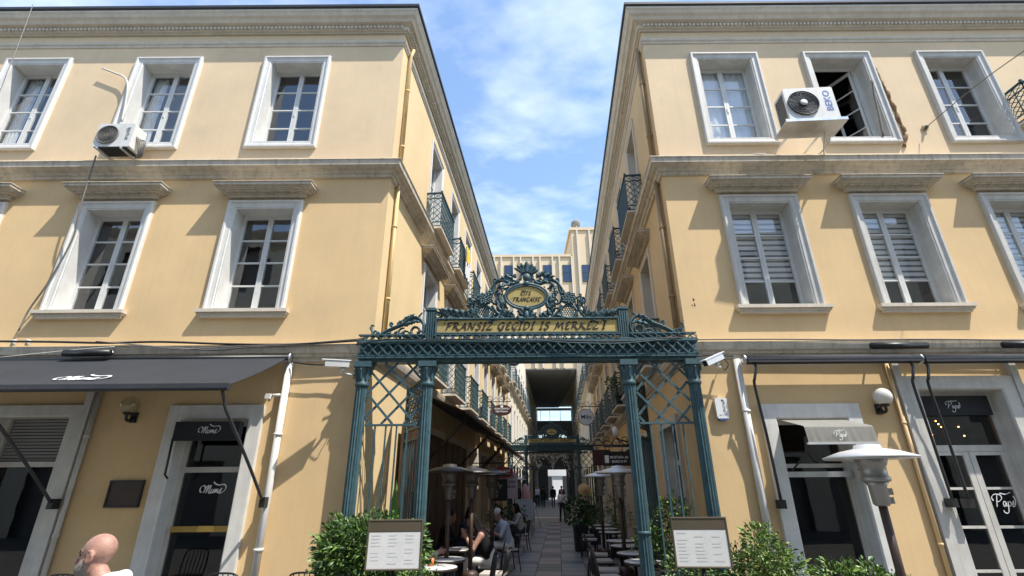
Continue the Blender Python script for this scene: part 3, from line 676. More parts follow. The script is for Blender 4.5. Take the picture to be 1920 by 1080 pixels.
# rain pipes
def pipe(root, pts, r, m, name='rain_pipe', brackets=()):
    o = MB().tube(pts, r, 10).build(name, m, root, -root.location)
    for z in brackets: MB().lathe([(r*1.25, -.02), (r*1.25, .02)], 10).build('pipe_clip', m, o, (pts[0][0], pts[0][1], z))
    return o
p = local(LP, PHI, .32, -.07); pipe(LB, [(p.x, p.y, 7.8), (p.x, p.y, 10.9), (p.x+.06, p.y-.02, 11.1)], .036, PIPEY, brackets=(8.4, 9.9)); pipe(LB, [(p.x, p.y, 4.1), (p.x, p.y, 7.45)], .036, PIPEY, brackets=(5.0, 6.5))
pipe(LB, [(-3.68, 7.93, 0), (-3.68, 7.93, 3.74)], .055, WHT, brackets=(1.0, 2.6))
pipe(LB, [(-6.68, 7.94, 0), (-6.68, 7.94, 3.74)], .035, WOLD, brackets=(1.2, 2.6))

def doorframe(root, x0, x1, ztop, wd, m, out=.07, deep=.35):
    b = MB(); b.framesweep(x0, x1, -.4, ztop, [(-wd, 0), (-wd, -out), (-.02, -out), (0, -out+.02), (0, deep)], 'LTR'); return b
# left shop door: frame, transom, glazed leaf
o = doorframe(LB, -5.26, -4.2, 2.84, .22, WHT).build('doorway_frame', WHT, LB, Vector((0, D, 0))-LB.location)
b = MB(); b.box(-5.26, -5.19, .2, .27, 0, 2.84); b.box(-4.27, -4.2, .2, .27, 0, 2.84); b.box(-5.19, -4.27, .205, .265, 2.06, 2.14); b.box(-5.19, -4.27, .205, .265, 2.76, 2.84); b.box(-5.19, -4.27, .21, .26, 0, .12)
dl = b.build('door', WOLD, LB, Vector((0, D, 0))-LB.location)
MB().box(-5.19, -4.27, .23, .236, .12, 2.06).build('pane', GLD, dl); MB().box(-5.19, -4.27, .23, .236, 2.14, 2.76).build('pane', GLD, dl)
MB().box(-5.17, -4.29, .16, .2, 1.22, 1.30).build('push_bar', BRASS, dl)
script_word('Mums', .36, .224, .09, .05).build('lettering', LETW, dl, (-4.68, -.005, 1.80))
# shop window far left with a roller louvre
o = doorframe(LB, -8.3, -7.05, 2.9, .18, WOLD).build('doorway_frame', WOLD, LB, Vector((0, D, 0))-LB.location)
b = MB(); b.box(-8.3, -8.22, .2, .27, 0, 2.9); b.box(-7.13, -7.05, .2, .27, 0, 2.9); b.box(-8.22, -7.13, .205, .265, 2.16, 2.24); b.box(-8.22, -7.13, .205, .265, .0, .1)
dw = b.build('shop_window', WOLD, LB, Vector((0, D, 0))-LB.location); MB().box(-8.22, -7.13, .23, .236, .1, 2.16).build('pane', GLD, dw)
b = MB()
for i in range(13): b.bar((-8.2, .25, 2.27+.05*i), (-7.15, .25, 2.27+.05*i), .042, .01, (0, 1, .5))
tag(b.build('louvre_blind', SOFF, dw), kind='stuff')
b = MB(); b.box(-6.862, -6.75, -.085, -.001, 0, 3.755); b.build('pilaster_strip', WOLD, LB, Vector((0, D, 0))-LB.location)
# left passage ground-floor shopfronts
for i, c in enumerate(gfL[1:]):
    og = local(LP, PHI, c); o = put('shopfront', cached('shopfr', lambda: MB().framesweep(-1.0, 1.0, -.3, 3.0, [(-.16, 0), (-.16, -.06), (0, -.05), (0, .3)], 'LTR').mesh('shopfront', CRE)), LB, og-LB.location, PHI)
    def sf():
        b = MB()
        for x in (-1, -.5, 0, .5): b.box(x+.002, x+.06, .18, .24, 0, 3.0); b.box(x+.44, x+.498, .18, .24, 0, 3.0); b.box(x+.06, x+.44, .185, .235, 0, .5); b.box(x+.06, x+.44, .185, .235, 2.3, 2.38)
        return b.mesh('folding_door', WOOD if False else CRE)
    put('folding_door', cached(('sf', i < 2), lambda: (lambda me: me)(sf())), o)
    put('pane', cached('sfp', lambda: MB().box(-.99, .99, .205, .211, .5, 3.0).mesh('pane', GLD)), o)

# ------------------------------------------------------------------ right corner building
RB = empty('corner_building', (8, 8, 0), 0, 'yellow three storey corner building on the right, with two white framed doorways', 'building')
upR = [4.655, 7.10, 9.57]; loR = [4.695, 7.155, 9.625]
holes = [(x-.57, x+.57, 8.3, 10.41) for x in upR]+[(x-.57, x+.57, 4.72, 6.77) for x in loR]+[(4.17, 5.28, 0, 2.78), (6.55, 7.9, 0, 3.22)]
wallpanel(RB, ORG, 0, XR, 13.5, 0, 7.55, holes, YEL); wallpanel(RB, ORG, 0, XR, 13.5, 7.55, 11.72, holes, YELP)
cenR = [2.6+2.6*i for i in range(8)]; holes = []
for c in cenR: holes += [(-c-.55, -c+.55, 7.75, 10.4), (-c-.55, -c+.55, 4.1, 6.73)]
gfR = [2.2+3.0*i for i in range(7)]
for c in gfR: holes.append((-c-.75, -c+.75, 0, 2.9))
wallpanel(RB, RP, PHI+math.pi, -23.4, 0, 0, 11.72, holes, YEL)
trims(RB, [pl(23.4, XR), (XR, D), (13.5, D)])
b = MB(); e = pl(23.4, XR); b.add([(13.5, D, 11.66), (XR, D, 11.66), (*e, 11.66), (13.5, e[1], 11.66)], [(0, 1, 2, 3)]); b.add([(13.5, D, 0), (13.5, D, 11.66), (13.5, e[1], 11.66), (13.5, e[1], 0)], [(0, 1, 2, 3)])
b.add([(13.5, e[1], 0), (13.5, e[1], 11.66), (*e, 11.66), (*e, 0)], [(0, 1, 2, 3)]); b.build('roof', ROOFM, RB, -RB.location)
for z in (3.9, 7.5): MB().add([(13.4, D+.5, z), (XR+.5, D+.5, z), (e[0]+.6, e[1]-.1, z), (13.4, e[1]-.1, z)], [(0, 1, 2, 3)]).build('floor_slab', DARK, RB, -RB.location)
for i, x in enumerate(upR): window(RB, ORG, 0, x, 8.3, 1.14, 2.11, fill=('curtain', None, None)[i], frame=WOLD, open_leaf=(i == 1))
for i, x in enumerate(loR): window(RB, ORG, 0, x, 4.72, 1.14, 2.05, hood=True, sill=True, fill='zebra', frame=WOLD)
for c in cenR:
    window(RB, RP, PHI+math.pi, -c, 7.75, 1.1, 2.65, surr='N'); window(RB, RP, PHI+math.pi, -c, 4.1, 1.1, 2.63, surr='N', hood=True)
    balcony(RB, RP, PHI+math.pi, -c, 7.74); balcony(RB, RP, PHI+math.pi, -c, 4.09)
p = local(RP, PHI+math.pi, -.28, -.07); pipe(RB, [(p.x, p.y, 7.8), (p.x, p.y, 11.05)], .05, PIPEB, brackets=(8.6, 10)); pipe(RB, [(p.x, p.y, 4.1), (p.x, p.y, 7.45)], .05, PIPEB, brackets=(5, 6.4))
pipe(RB, [(3.70, 7.93, 0), (3.70, 7.93, 3.74)], .055, WHT, brackets=(1.0, 2.9))
o = doorframe(RB, 4.17, 5.28, 2.78, .23, WHT).build('doorway_frame', WHT, RB, Vector((0, D, 0))-RB.location)
b = MB(); b.box(4.17, 4.22, .24, .3, 0, 2.78); b.box(5.23, 5.28, .24, .3, 0, 2.78); b.box(4.22, 5.23, .245, .295, 2.06, 2.12); b.box(4.22, 5.23, .245, .295, 2.72, 2.78); b.box(4.22, 5.23, .245, .295, 0, .1)
dr = b.build('door', WOLD, RB, Vector((0, D, 0))-RB.location); MB().box(4.22, 5.23, .265, .271, .1, 2.06).build('pane', GLD, dr); MB().box(4.22, 5.23, .265, .271, 2.12, 2.72).build('pane', GLD, dr)
b = MB(); b.box(4.2, 5.25, .1, .16, 1.92, 2.0); b.build('door_closer', STEEL, dr)
# french doors with fairy lights in the fanlight
o = doorframe(RB, 6.55, 7.9, 3.22, .22, WOLD).build('doorway_frame', WOLD, RB, Vector((0, D, 0))-RB.location)
fd = MB(); fd.box(6.55, 6.62, .2, .27, 0, 3.22); fd.box(7.83, 7.9, .2, .27, 0, 3.22); fd.box(6.62, 7.83, .205, .265, 2.28, 2.38); fd.box(6.62, 7.83, .205, .265, 3.15, 3.22)
fr = fd.build('french_door', WOLD, RB, Vector((0, D, 0))-RB.location)
for x0, x1 in ((6.625, 7.218), (7.228, 7.825)):
    b = MB(); b.box(x0, x0+.09, .19, .25, 0, 2.275); b.box(x1-.09, x1, .19, .25, 0, 2.275)
    zs = [.0, .62, 1.2, 1.74, 2.275]
    for i, z in enumerate(zs): b.box(x0+.09, x1-.09, .195, .245, max(0, z-(.05 if i in (0, 4) else .018)), min(2.275, z+(.09 if i == 0 else .018)))
    lf = b.build('door_leaf', WOLD, fr)
    for i in range(4): MB().box(x0+.09, x1-.09, .215, .221, zs[i]+.02, zs[i+1]-.02).build('pane', GLD, fr)
MB().box(6.62, 7.83, .23, .236, 2.38, 3.15).build('pane', GLD, fr)
MB().box(6.64, 7.81, .15, .2, 2.84, 3.15).build('transom_blind', GREYF if False else BLKF, fr)
script_word('Paps', .40, .18, .065, .04).build('lettering', LETW, fr, (7.52, 0, 1.53))
script_word('Paps', .26, .14, .08, .05).build('lettering', PAPTX, fr, (7.2, 0, 2.98))
for i, (x, z) in enumerate(((6.72, 2.55), (6.85, 2.62), (6.9, 2.5), (7.06, 2.66), (7.12, 2.5), (7.2, 2.47), (7.45, 2.68), (7.7, 2.6), (7.34, 2.7), (7.37, 2.65), (7.40, 2.6), (7.43, 2.54), (7.46, 2.49), (7.75, 2.45))):
    MB().ball((x, .75, z+.12), .012, 6, 4).build('fairy_light', BULB, fr)
for x0, x1 in ((6.22, 6.325), (8.13, 8.24)): MB().box(x0, x1, -.09, -.001, 0, 3.755).build('pilaster_strip', WOLD, RB, Vector((0, D, 0))-RB.location)
pipe(RB, [(6.16, 7.95, 0), (6.16, 7.95, 3.74)], .03, YEL, brackets=(1, 2.7))
# right passage shopfronts
for i, c in enumerate(gfR):
    og = local(RP, PHI+math.pi, -c); o = put('shopfront', cached('shopfrR', lambda: MB().framesweep(-.75, .75, -.3, 2.9, [(-.16, 0), (-.16, -.06), (0, -.05), (0, .3)], 'LTR').mesh('shopfront', WOLD)), RB, og-RB.location, PHI+math.pi)
    def sfr():
        b = MB()
        for x in (-.75, .005): b.box(x, x+.08, .18, .24, 0, 2.9); b.box(x+.665, x+.745, .18, .24, 0, 2.9); b.box(x+.08, x+.665, .185, .235, 0, .5); b.box(x+.08, x+.665, .185, .235, 2.2, 2.3)
        return b.mesh('double_door', WOLD)
    put('double_door', cached('sfr', sfr), o); put('pane', cached('sfrp', lambda: MB().box(-.74, .74, .205, .211, .5, 2.9).mesh('pane', GLD)), o)
    if 1 < i < 5:
        b = MB(); n = 60; vs = []
        for j in range(n+1): x = -.95+1.9*j/n; yy = -.13+.03*math.sin(j*.9); vs += [(x, yy, .05), (x, yy, 2.75)]
        b.add(vs, [(2*j, 2*j+2, 2*j+3, 2*j+1) for j in range(n)], True); b.tube([(-1, -.13, 2.77), (1, -.13, 2.77)], .015); b.build('drape', CURTB, o)

# ------------------------------------------------------------------ rear passage buildings, bridge building, end hall
def rear(name, x, sgn, label):
    s0, s1 = 23.6, 72.0; o = empty(name, (*pl(s0, x), 0), 0, label, 'building'); rz = PHI if sgn < 0 else PHI+math.pi; og = (x, D)
    u = (lambda s: s) if sgn < 0 else (lambda s: -s)
    hs = []; cs = [s0+1.8+2.6*i for i in range(9)]
    for c in cs: hs += [(u(c)-.5, u(c)+.5, 8.6, 11.0), (u(c)-.5, u(c)+.5, 4.3, 6.8), (u(c)-.8, u(c)+.8, .2, 3.2)]
    wallpanel(o, og, rz, min(u(s0), u(s1)), max(u(s0), u(s1)), 0, 13.15, hs, CRE)
    e0, e1 = pl(s0, x), pl(s1, x); path = [e0, e1] if sgn < 0 else [e1, e0]
    MB().mould(path, [(a, z+.55) for a, z in BELT]).build('belt_cornice', CRE, o, -o.location); MB().mould(path, [(a, z+.2) for a, z in LOWC]).build('shopfront_cornice', CRE, o, -o.location)
    xx = x+sgn*6; b = MB(); b.add([(*e0, 0), (xx, e0[1], 0), (xx, e0[1], 13.15), (*e0, 13.15)], [(0, 1, 2, 3)]); b.build('wall', YEL2, o, -o.location)
    b = MB(); b.add([(*e0, 13.15), (xx, e0[1], 13.15), (xx+4, e1[1], 13.15), (*e1, 13.15)], [(0, 1, 2, 3)]); b.add([(xx, e0[1], 0), (xx, e0[1], 13.15), (xx+4, e1[1], 13.15), (xx+4, e1[1], 0)], [(0, 1, 2, 3)]); b.build('roof', ROOFM, o, -o.location)
    for c in cs:
        window(o, og, rz, u(c), 8.6, 1.0, 2.4, surr='N', frame=WHT); window(o, og, rz, u(c), 4.3, 1.0, 2.5, surr='N', frame=WHT)
        balcony(o, og, rz, u(c), 8.35); 
    return o
rear('passage_building', XL, -1, 'cream building beyond the far gate on the left, with a row of balconies')
rear('passage_building', XR, 1, 'cream building beyond the far gate on the right, leading under the bridge block')
BB = empty('bridge_building', (4, 50, 13.2), 0, 'tall beige office block with white fins spanning over the passage', 'building')
b = MB(); b.box(-9, 6.9, 50, 76, 13.2, 26); b.build('block', BEIGE, BB, -BB.location)
b = MB(); b.box(6.91, 20, 50, 76, 13.2, 29.4); b.box(6.7, 20.2, 49.85, 76.1, 29.4, 29.75); b.build('block', BEIGE, BB, -BB.location)
b = MB(); b.box(-9.15, 6.69, 49.85, 76.1, 26, 26.3); b.build('parapet', BEIGE, BB, -BB.location)
b = MB(); b.box(.7, 7.0, 50.05, 75.9, 13.08, 13.19); b.box(1.0, 1.35, 50.4, 75, 12.95, 13.08); b.box(6.1, 6.45, 50.4, 75, 12.95, 13.08); b.build('soffit', SOFF, BB, -BB.location)
for i in range(-4, 8):
    x = 5.49-2.18+i*2.18 if i else 3.31
    for dx in (-.22, 1.18+.0): MB().box(x+dx, x+dx+.16, 49.72, 49.999, 13.2, 25.98 if x < 6.3 else 29.38).build('fin', FIN, BB, -BB.location)
    for z in (23.0,):
        o = MB().box(x+.2, x+1.16, 49.93, 49.998, z, z+2.0).build('window', GLBL, BB, -BB.location)
        b = MB(); b.box(x+.2, x+1.16, 49.90, 49.928, z-.08, z); b.box(x+.2, x+1.16, 49.90, 49.928, z+1.02, z+1.06); b.build('window_frame', ROOFM, o)
EH = empty('end_hall', (5, 76.5, 0), 0, 'dark glazed end wall of the arcade beneath the bridge block', 'building')
b = MB(); b.box(-3, 12, 76.4, 76.8, 9.2, 11.2); b.box(-3, 12, 76.4, 76.8, 12.75, 13.1); b.box(-3, 2.7, 76.4, 76.8, 11.2, 12.75); b.box(8.9, 12, 76.4, 76.8, 11.2, 12.75)
b.box(-3, 12, 76.5, 76.8, 4.6, 8.2); b.box(-3, 3.6, 76.5, 76.8, 8.2, 9.2); b.box(8.0, 12, 76.5, 76.8, 8.2, 9.2); b.box(5.0, 6.9, 76.5, 76.8, 8.2, 9.2); b.box(-3, 5.05, 76.5, 76.8, 0, 4.6); b.box(7.75, 12, 76.5, 76.8, 0, 4.6); b.build('wall', SOFF, EH, -EH.location)
for x0, x1 in ((2.7, 4.2), (4.26, 5.6), (5.66, 7.2), (7.26, 8.9)): MB().box(x0, x1, 76.55, 76.56, 11.2, 12.75).build('pane', GLC, EH, -EH.location)
b = MB()
for x in (4.23, 5.63, 7.23): b.box(x-.03, x+.03, 76.5, 76.6, 11.2, 12.75)
b.build('glazing_bar', BLK, EH, -EH.location)
b = MB(); b.box(6.55, 8.2, 88, 89.5, 0, 3.6); b.box(5.6, 9.4, 87.8, 89.8, 3.6, 5.4); b.build('column', SIGNW, EH, -EH.location)
b = MB(); b.box(-2, 18, 100, 100.3, 0, 9); b.build('back_wall', DARK, EH, -EH.location)  # darkness around the column is put into this wall's colour
# satellite dish on the tall block
o = empty('satellite_dish', (7.75, 51.2, 29.75), 0, 'small satellite dish on the roof of the beige block', 'satellite dish')
b = MB(); b.tube([(0, 0, 0), (0, 0, .9)], .04); b.build('mast', STEEL, o); b = MB(); b.lathe([(.02, 0), (.3, .03), (.55, .12), (.62, .2), (.6, .2), (.5, .13), (.02, .03)], 18); b.build('dish', SOFF, o, (0, 0, 1.1), rot=(R(60), 0, R(200)))

# unseen house added across the street, behind the camera: it shades the street and shows in the window panes
OB = empty('opposite_building', (0, -6.5, 0), 0, 'unseen cream terrace added across the street, behind the viewer, mirrored in the window panes', 'building')
hs = [(-22+3.2*i, -20.8+3.2*i, z, z+2.1) for i in range(14) for z in (4.4, 8.0, 11.4)]+[(-22.4+3.2*i, -20.2+3.2*i, 0, 3) for i in range(14)]
wallpanel(OB, (0, -6.5), math.pi, -24, 24, 0, 14.4, hs, CRE)
b = MB(); b.add([(-24, -6.5, 14.4), (24, -6.5, 14.4), (24, -18, 14.4), (-24, -18, 14.4)], [(0, 1, 2, 3)]); b.add([(-24, -6.9, 0), (24, -6.9, 0), (24, -6.9, 14.4), (-24, -6.9, 14.4)], [(0, 1, 2, 3)]); b.build('roof', SOFF, OB, -OB.location)
MB().mould([(24, -6.5), (-24, -6.5)], BELT).build('belt_cornice', STO, OB, -OB.location); MB().mould([(24, -6.5), (-24, -6.5)], [(a, z+2.72) for a, z in EAVE]).build('eaves_cornice', STO, OB, -OB.location)

# ================================================================== ORNATE IRON GATE
GX, GY = .24, 7.6
gate = empty('entrance_gate', (GX, GY, 0), 0, 'teal iron entrance gate with brass name plate at the mouth of the passage', 'gate', 'ornate iron gates')
GO = Vector((GX, GY, 0))
def column(x, y, nm='column'):
    def shaft():
        b = MB(); n = 28; vs = []; fs = []
        prof = [(.105, .34), (.092, .37), (.092, 1.2), (.092, 1.215), (.088, 3.28)]
        for r, z in prof:
            for j in range(n):
                a = 2*math.pi*j/n; rr = r*(1 if j % 2 else .83); vs.append((rr*math.cos(a), rr*math.sin(a), z))
        for i in range(len(prof)-1):
            for j in range(n): fs.append((i*n+j, i*n+(j+1) % n, (i+1)*n+(j+1) % n, (i+1)*n+j))
        b.add(vs, fs); b.lathe([(.098, 1.19), (.104, 1.2), (.104, 1.22), (.098, 1.23)], 20); return b.mesh('column', TEAL)
    def base():
        b = MB(); b.box(-.17, .17, -.17, .17, 0, .2); b.box(-.15, .15, -.15, .15, .2, .25); b.lathe([(.145, .25), (.15, .27), (.13, .3), (.135, .33), (.12, .345)], 20); return b.mesh('base', TEAL)
    def cap():
        b = MB(); b.lathe([(.092, 3.26), (.107, 3.28), (.107, 3.31), (.094, 3.33), (.094, 3.42), (.105, 3.47), (.12, 3.54), (.125, 3.56)], 20); b.box(-.135, .135, -.135, .135, 3.56, 3.645)
        for i in range(8):
            a = math.pi*i/4; c, s = math.cos(a), math.sin(a); b.tube(crom([(c*.094, s*.094, 3.36), (c*.107, s*.107, 3.45), (c*.135, s*.135, 3.53), (c*.143, s*.143, 3.50)], 4), .017, 6, .008)
        return b.mesh('capital', TEAL)
    o = put(nm, cached('gcol', shaft), gate, (x, y, 0)); put('base', cached('gbase', base), o); put('capital', cached('gcap', cap), o); return o
for x in (-2.585, -1.57, 1.57, 2.585): column(x, 0)
# beam, friezes
b = MB(); b.box(-2.66, 2.66, -.04, .14, 3.648, 3.70); b.box(-2.69, 2.69, -.095, .15, 3.70, 3.735); b.box(-2.68, 2.68, -.01, .12, 3.735, 3.945); b.box(-2.71, 2.71, -.115, .15, 3.945, 3.965); b.box(-2.68, 2.68, -.10, .12, 3.965, 3.985)
b.build('beam', TEAL, gate)
b = MB(); b.box(-2.69, 2.69, -.10, -.075, 3.736, 3.752); b.box(-2.69, 2.69, -.10, -.075, 3.928, 3.944); b.build('frieze_rail', TEAL, gate)
def lat_bar(w, h, t=.02):
    b = MB(); b.bar((-w/2, 0, -h/2), (w/2, 0, h/2), t, .016, (0, 1, 0)); return b.mesh('lattice_bar', TEAL)
n = 34; st = 5.36/n; m1 = lat_bar(st, .172, .024); m2 = lat_bar(-st, .172, .024)
for i in range(n):
    put('lattice_bar', m1, gate, (-2.68+st*(i+.5), -.086, 3.84)); put('lattice_bar', m2, gate, (-2.68+st*(i+.5), -.102, 3.84))
st = .118
for x0, x1, yy in ((-2.66, -1.66, -.07), (-1.49, 1.49, -.07), (1.66, 2.66, -.07)):
    n = round((x1-x0)/st); s2 = (x1-x0)/n; ma = cached(('ub', round(s2, 3), 1), lambda: lat_bar(s2, .082, .015)); mc = cached(('ub', round(s2, 3), -1), lambda: lat_bar(-s2, .082, .015))
    for i in range(n): put('lattice_bar', ma, gate, (x0+s2*(i+.5), yy, 4.03)); put('lattice_bar', mc, gate, (x0+s2*(i+.5), yy-.012, 4.03))
b = MB()
for x0, x1 in ((-2.70, -1.64), (1.64, 2.70)): b.box(x0, x1, -.09, .02, 4.072, 4.092); b.box(x0, x1, -.09, -.05, 3.989, 4.0)
b.box(-1.5, 1.5, -.085, .02, 4.072, 4.088); b.build('frieze_rail', TEAL, gate)
# fluted blocks either side of the name plate
def blk():
    b = MB(); b.box(-.075, .075, -.05, .075, 3.99, 4.50); b.box(-.09, .09, -.075, .09, 4.50, 4.535); b.box(-.08, .08, -.06, .08, 4.535, 4.55)
    for i in range(4): b.box(-.066+i*.036, -.046+i*.036, -.068, -.05, 4.0, 4.47)
    return b.mesh('fluted_block', TEAL)
for x in (-1.57, 1.57): put('fluted_block', cached('blk', blk), gate, (x, 0, 0))
# name plate
b = MB(); b.framesweep(-1.49, 1.49, 4.089, 4.36, [(-.0, .03), (0, -.075), (.008, -.085), (.018, -.085), (.024, -.07), (.03, -.07), (.034, -.05)]); b.box(-1.47, 1.47, -.03, .03, 4.10, 4.345); pf = b.build('plate_frame', TEAL, gate)
put('name_plate', MB().box(-1.456, 1.456, -.05, -.031, 4.123, 4.326).mesh('name_plate', GOLD), pf)
callig(pf, "'FRANSIZ GEÇİDİ İŞ MERKEZ'İ", -1.37, 1.26, 4.165, .115, -.056, w=.21, th=.085)
# oval cartouche
def gp(cx, cy): p = at(800+.198*cx, 480+.198*cy, GY-.05)-GO; return p
oc = gp(948, 382); oc.x = 0
def ellipse(rx, rz, n=40): return [(rx*math.cos(2*math.pi*i/n), rz*math.sin(2*math.pi*i/n)) for i in range(n)]
b = MB(); b.prism([(x+oc.x, z+oc.z) for x, z in ellipse(.315, .185)], -.045, -.02); ov = b.build('oval_plate', GOLD, gate)
b = MB()
for rx, rz, rr, yy in ((.355, .222, .024, -.045), (.32, .188, .012, -.055), (.345, .21, .02, -.02)):
    e = ellipse(rx, rz, 48); b.tube([(x+oc.x, yy, z+oc.z) for x, z in e+e[:1]], rr, 8, caps=False)
b.build('oval_frame', TEAL, ov)
callig(ov, "CITE", -.10, .07, oc.z+.025, .066, -.05, w=.22, th=.10)
callig(ov, "'FRANÇAISE'", -.25, .24, oc.z-.085, .066, -.05, w=.22, th=.10)
# scrollwork traced along its main stems, mirrored about the axis
def P3(cx, cy, y=-.03): q = gp(cx, cy); return Vector((q.x-oc_dx, y, q.z))
oc_dx = gp(948, 382).x
def leaf(b, base, tip, w, y=-.04, bend=.25, lobes=3):
    w *= 1.45; base = Vector(base); tip = Vector(tip); d = tip-base; n = Vector((-d.z, 0, d.x)); ln = d.length; pts = []
    k = 9
    vs = []; fs = []
    for i in range(k):
        t = i/(k-1); c = base+d*t+n*(bend*math.sin(t*math.pi*.9)); ww = w*math.sin(math.pi*min(1, t*.92+.1))**.8*(1+.28*math.cos(t*lobes*2*math.pi)); nn = n.normalized()
        cu = -.035*t*t
        vs += [c-nn*ww/2+Vector((0, y-base.y+.008+cu, 0)), c+Vector((0, y-base.y-.016+cu, 0)), c+nn*ww/2+Vector((0, y-base.y+.008+cu, 0)), c+Vector((0, y-base.y+.022+cu, 0))]
    for i in range(k-1):
        for j in range(4): fs.append((i*4+j, i*4+(j+1) % 4, (i+1)*4+(j+1) % 4, (i+1)*4+j))
    fs += [(0, 1, 2, 3), ((k-1)*4+3, (k-1)*4+2, (k-1)*4+1, (k-1)*4)]
    b.add(vs, fs, True)
def curl(c, r, a0, turns, sgn=1, n=18):            # spiral inwards around c in crop coordinates
    return [(c[0]+r*(1-.8*i/n)*math.cos(a0+sgn*turns*2*math.pi*i/n), c[1]+r*(1-.8*i/n)*math.sin(a0+sgn*turns*2*math.pi*i/n)) for i in range(n+1)]
def crest_half(sg):
    b = MB(); F = lambda p, y=-.03: (lambda q: Vector((q.x*sg, y, q.z)))(P3(948+p[0], p[1], y))
    def stem(pts, r=.021, r1=.014, y=-.03, sub=5):
        r *= 1.15; r1 *= 1.15; q = crom([F(p, y) for p in pts], sub); b.tube(q, r, 8, r1); b.tube([v+Vector((0, -r*.9, r*.25)) for v in q], r*.42, 6, r1*.42)
    # arch with leaf scroll
    stem([(60, 215), (95, 235), (130, 215), (118, 180), (90, 172)], .02, .012)
    stem([(70, 235), (120, 262), (180, 240), (235, 225), (290, 250), (335, 310), (368, 372)], .026, .022)
    stem([(90, 195), (150, 178), (215, 200), (262, 232)]+curl((288, 225), 24, 2.6, 1.1, -1), .022, .010)
    for t, e, w in (((120, 205), (185, 160), .05), ((165, 205), (235, 185), .05), ((200, 222), (275, 205), .045), ((150, 240), (205, 275), .05), ((210, 245), (248, 295), .05), ((255, 262), (245, 330), .045)): leaf(b, F(t), F(e), w, -.055)
    stem([(300, 275), (318, 330), (335, 380), (325, 430), (290, 452)]+curl((285, 425), 26, 1.4, 1.0, 1), .02, .010)
    stem([(205, 300)]+curl((222, 318), 18, 3.6, .9, 1), .014, .008)
    # flower bunch
    for i in range(26):
        a = i*2.4; r = 11*math.sqrt(i); c = F((398+r*math.cos(a)*1.15, 402+r*math.sin(a)*.9), -.055); b.ball(c, (.026, .03, .024), 7, 5)
    for a in range(9):
        t = a*.7; leaf(b, F((398+40*math.cos(t), 402+32*math.sin(t))), F((398+82*math.cos(t), 402+66*math.sin(t))), .055, -.04)
    for q in ((345, 330), (360, 352), (335, 350)): b.ball(F(q, -.05), .03, 7, 5)
    # basket
    e = [(400+76*math.cos(t), 520+66*math.sin(t)*(1.0 if math.sin(t) > 0 else .82)) for t in [2*math.pi*i/26 for i in range(27)]]
    b.tube([F(p) for p in e], .024, 8, caps=False)
    for i in range(-3, 4):
        for s in (1, -1):
            x = 400+i*22; h = 58*math.sqrt(max(.1, 1-(i*22/78)**2)); b.bar(F((x-s*h*.55, 520-h*.9), -.03+.004*s), F((x+s*h*.55, 520+h*.9), -.03+.004*s), .013, .012, (0, 1, 0))
    # outer volute down to the block
    stem(curl((532, 412), 30, 1.9, 1.1, -1)[::-1]+[(488, 412), (492, 470), (512, 530), (560, 575), (640, 586), (720, 568), (790, 535), (840, 520)]+curl((845, 552), 34, -1.4, 1.15, 1), .024, .012)
    stem([(470, 400), (500, 380), (522, 385)]+curl((505, 365), 14, .8, .8, -1), .014, .008)
    for t, e_, w in (((560, 572), (590, 500), .06), ((600, 580), (650, 505), .065), ((650, 575), (712, 500), .065), ((700, 560), (760, 490), .06), ((740, 548), (812, 495), .055), ((780, 535), (850, 498), .05), ((590, 590), (660, 600), .04), ((690, 580), (770, 596), .04), ((530, 545), (540, 480), .05)): leaf(b, F(t), F(e_), w, -.05, -.2)
    # inner lower volute and sprigs beside the oval
    stem([(330, 462), (300, 520), (250, 572), (190, 596), (140, 585)]+curl((150, 560), 26, 1.9, 1.1, 1), .022, .012)
    for t, e_, w in (((250, 560), (210, 500), .06), ((230, 520), (270, 450), .06), ((235, 500), (200, 430), .055), ((240, 470), (275, 410), .05), ((235, 450), (240, 370), .055), ((190, 590), (130, 530), .06), ((215, 570), (160, 520), .05), ((270, 560), (330, 590), .05), ((300, 600), (380, 592), .04), ((225, 545), (300, 500), .05)): leaf(b, F(t), F(e_), w, -.045)
    # foot ornament
    for t, e_, w in (((20, 560), (70, 510), .06), ((25, 580), (95, 565), .06), ((15, 590), (90, 598), .05), ((10, 540), (45, 490), .05)): leaf(b, F(t), F(e_), w, -.05)
    stem([(5, 590), (60, 560), (105, 580), (100, 598)], .016, .01)
    # leafy infill between the stems
    rs = random.Random(11); env = [(40, 175), (120, 175), (230, 215), (310, 290), (380, 350), (470, 385), (530, 440), (560, 520), (650, 540), (760, 520), (860, 515)]
    k = 0
    while k < 70:
        x = rs.uniform(50, 850); i = next(j for j in range(len(env)-1) if env[j+1][0] >= x); (ax, ay), (bx, by) = env[i], env[i+1]; top = ay+(by-ay)*(x-ax)/(bx-ax)
        if top+25 > 585: continue
        z = rs.uniform(top+20, 590)
        if (x/235)**2+((z-382)/135)**2 < 1 or ((x-400)/85)**2+((z-520)/75)**2 < 1: continue
        a = rs.uniform(0, 6.28); l = rs.uniform(32, 60); leaf(b, F((x, z)), F((x+l*math.cos(a), min(598, z+l*math.sin(a)))), rs.uniform(.03, .05), -.02, rs.choice((-.3, .3))); k += 1
    for c, r, t in (((270, 365), 30, 1.2), ((180, 560), 26, .2), ((330, 560), 24, 2.2), ((600, 560), 24, 1.0), ((470, 565), 26, 2.6), ((140, 225), 20, 0), ((455, 450), 24, .6)): stem(curl(c, r, t, 1.2, 1), .013, .008)
    # shell fan
    for e_, w in (((48, 72), .07), ((84, 95), .07), ((112, 125), .06)): leaf(b, F((18, 165)), F(e_), w, -.05, -.12, 1)
    return b.build('crest_scrollwork', TEAL, gate)
crest_half(1); crest_half(-1)
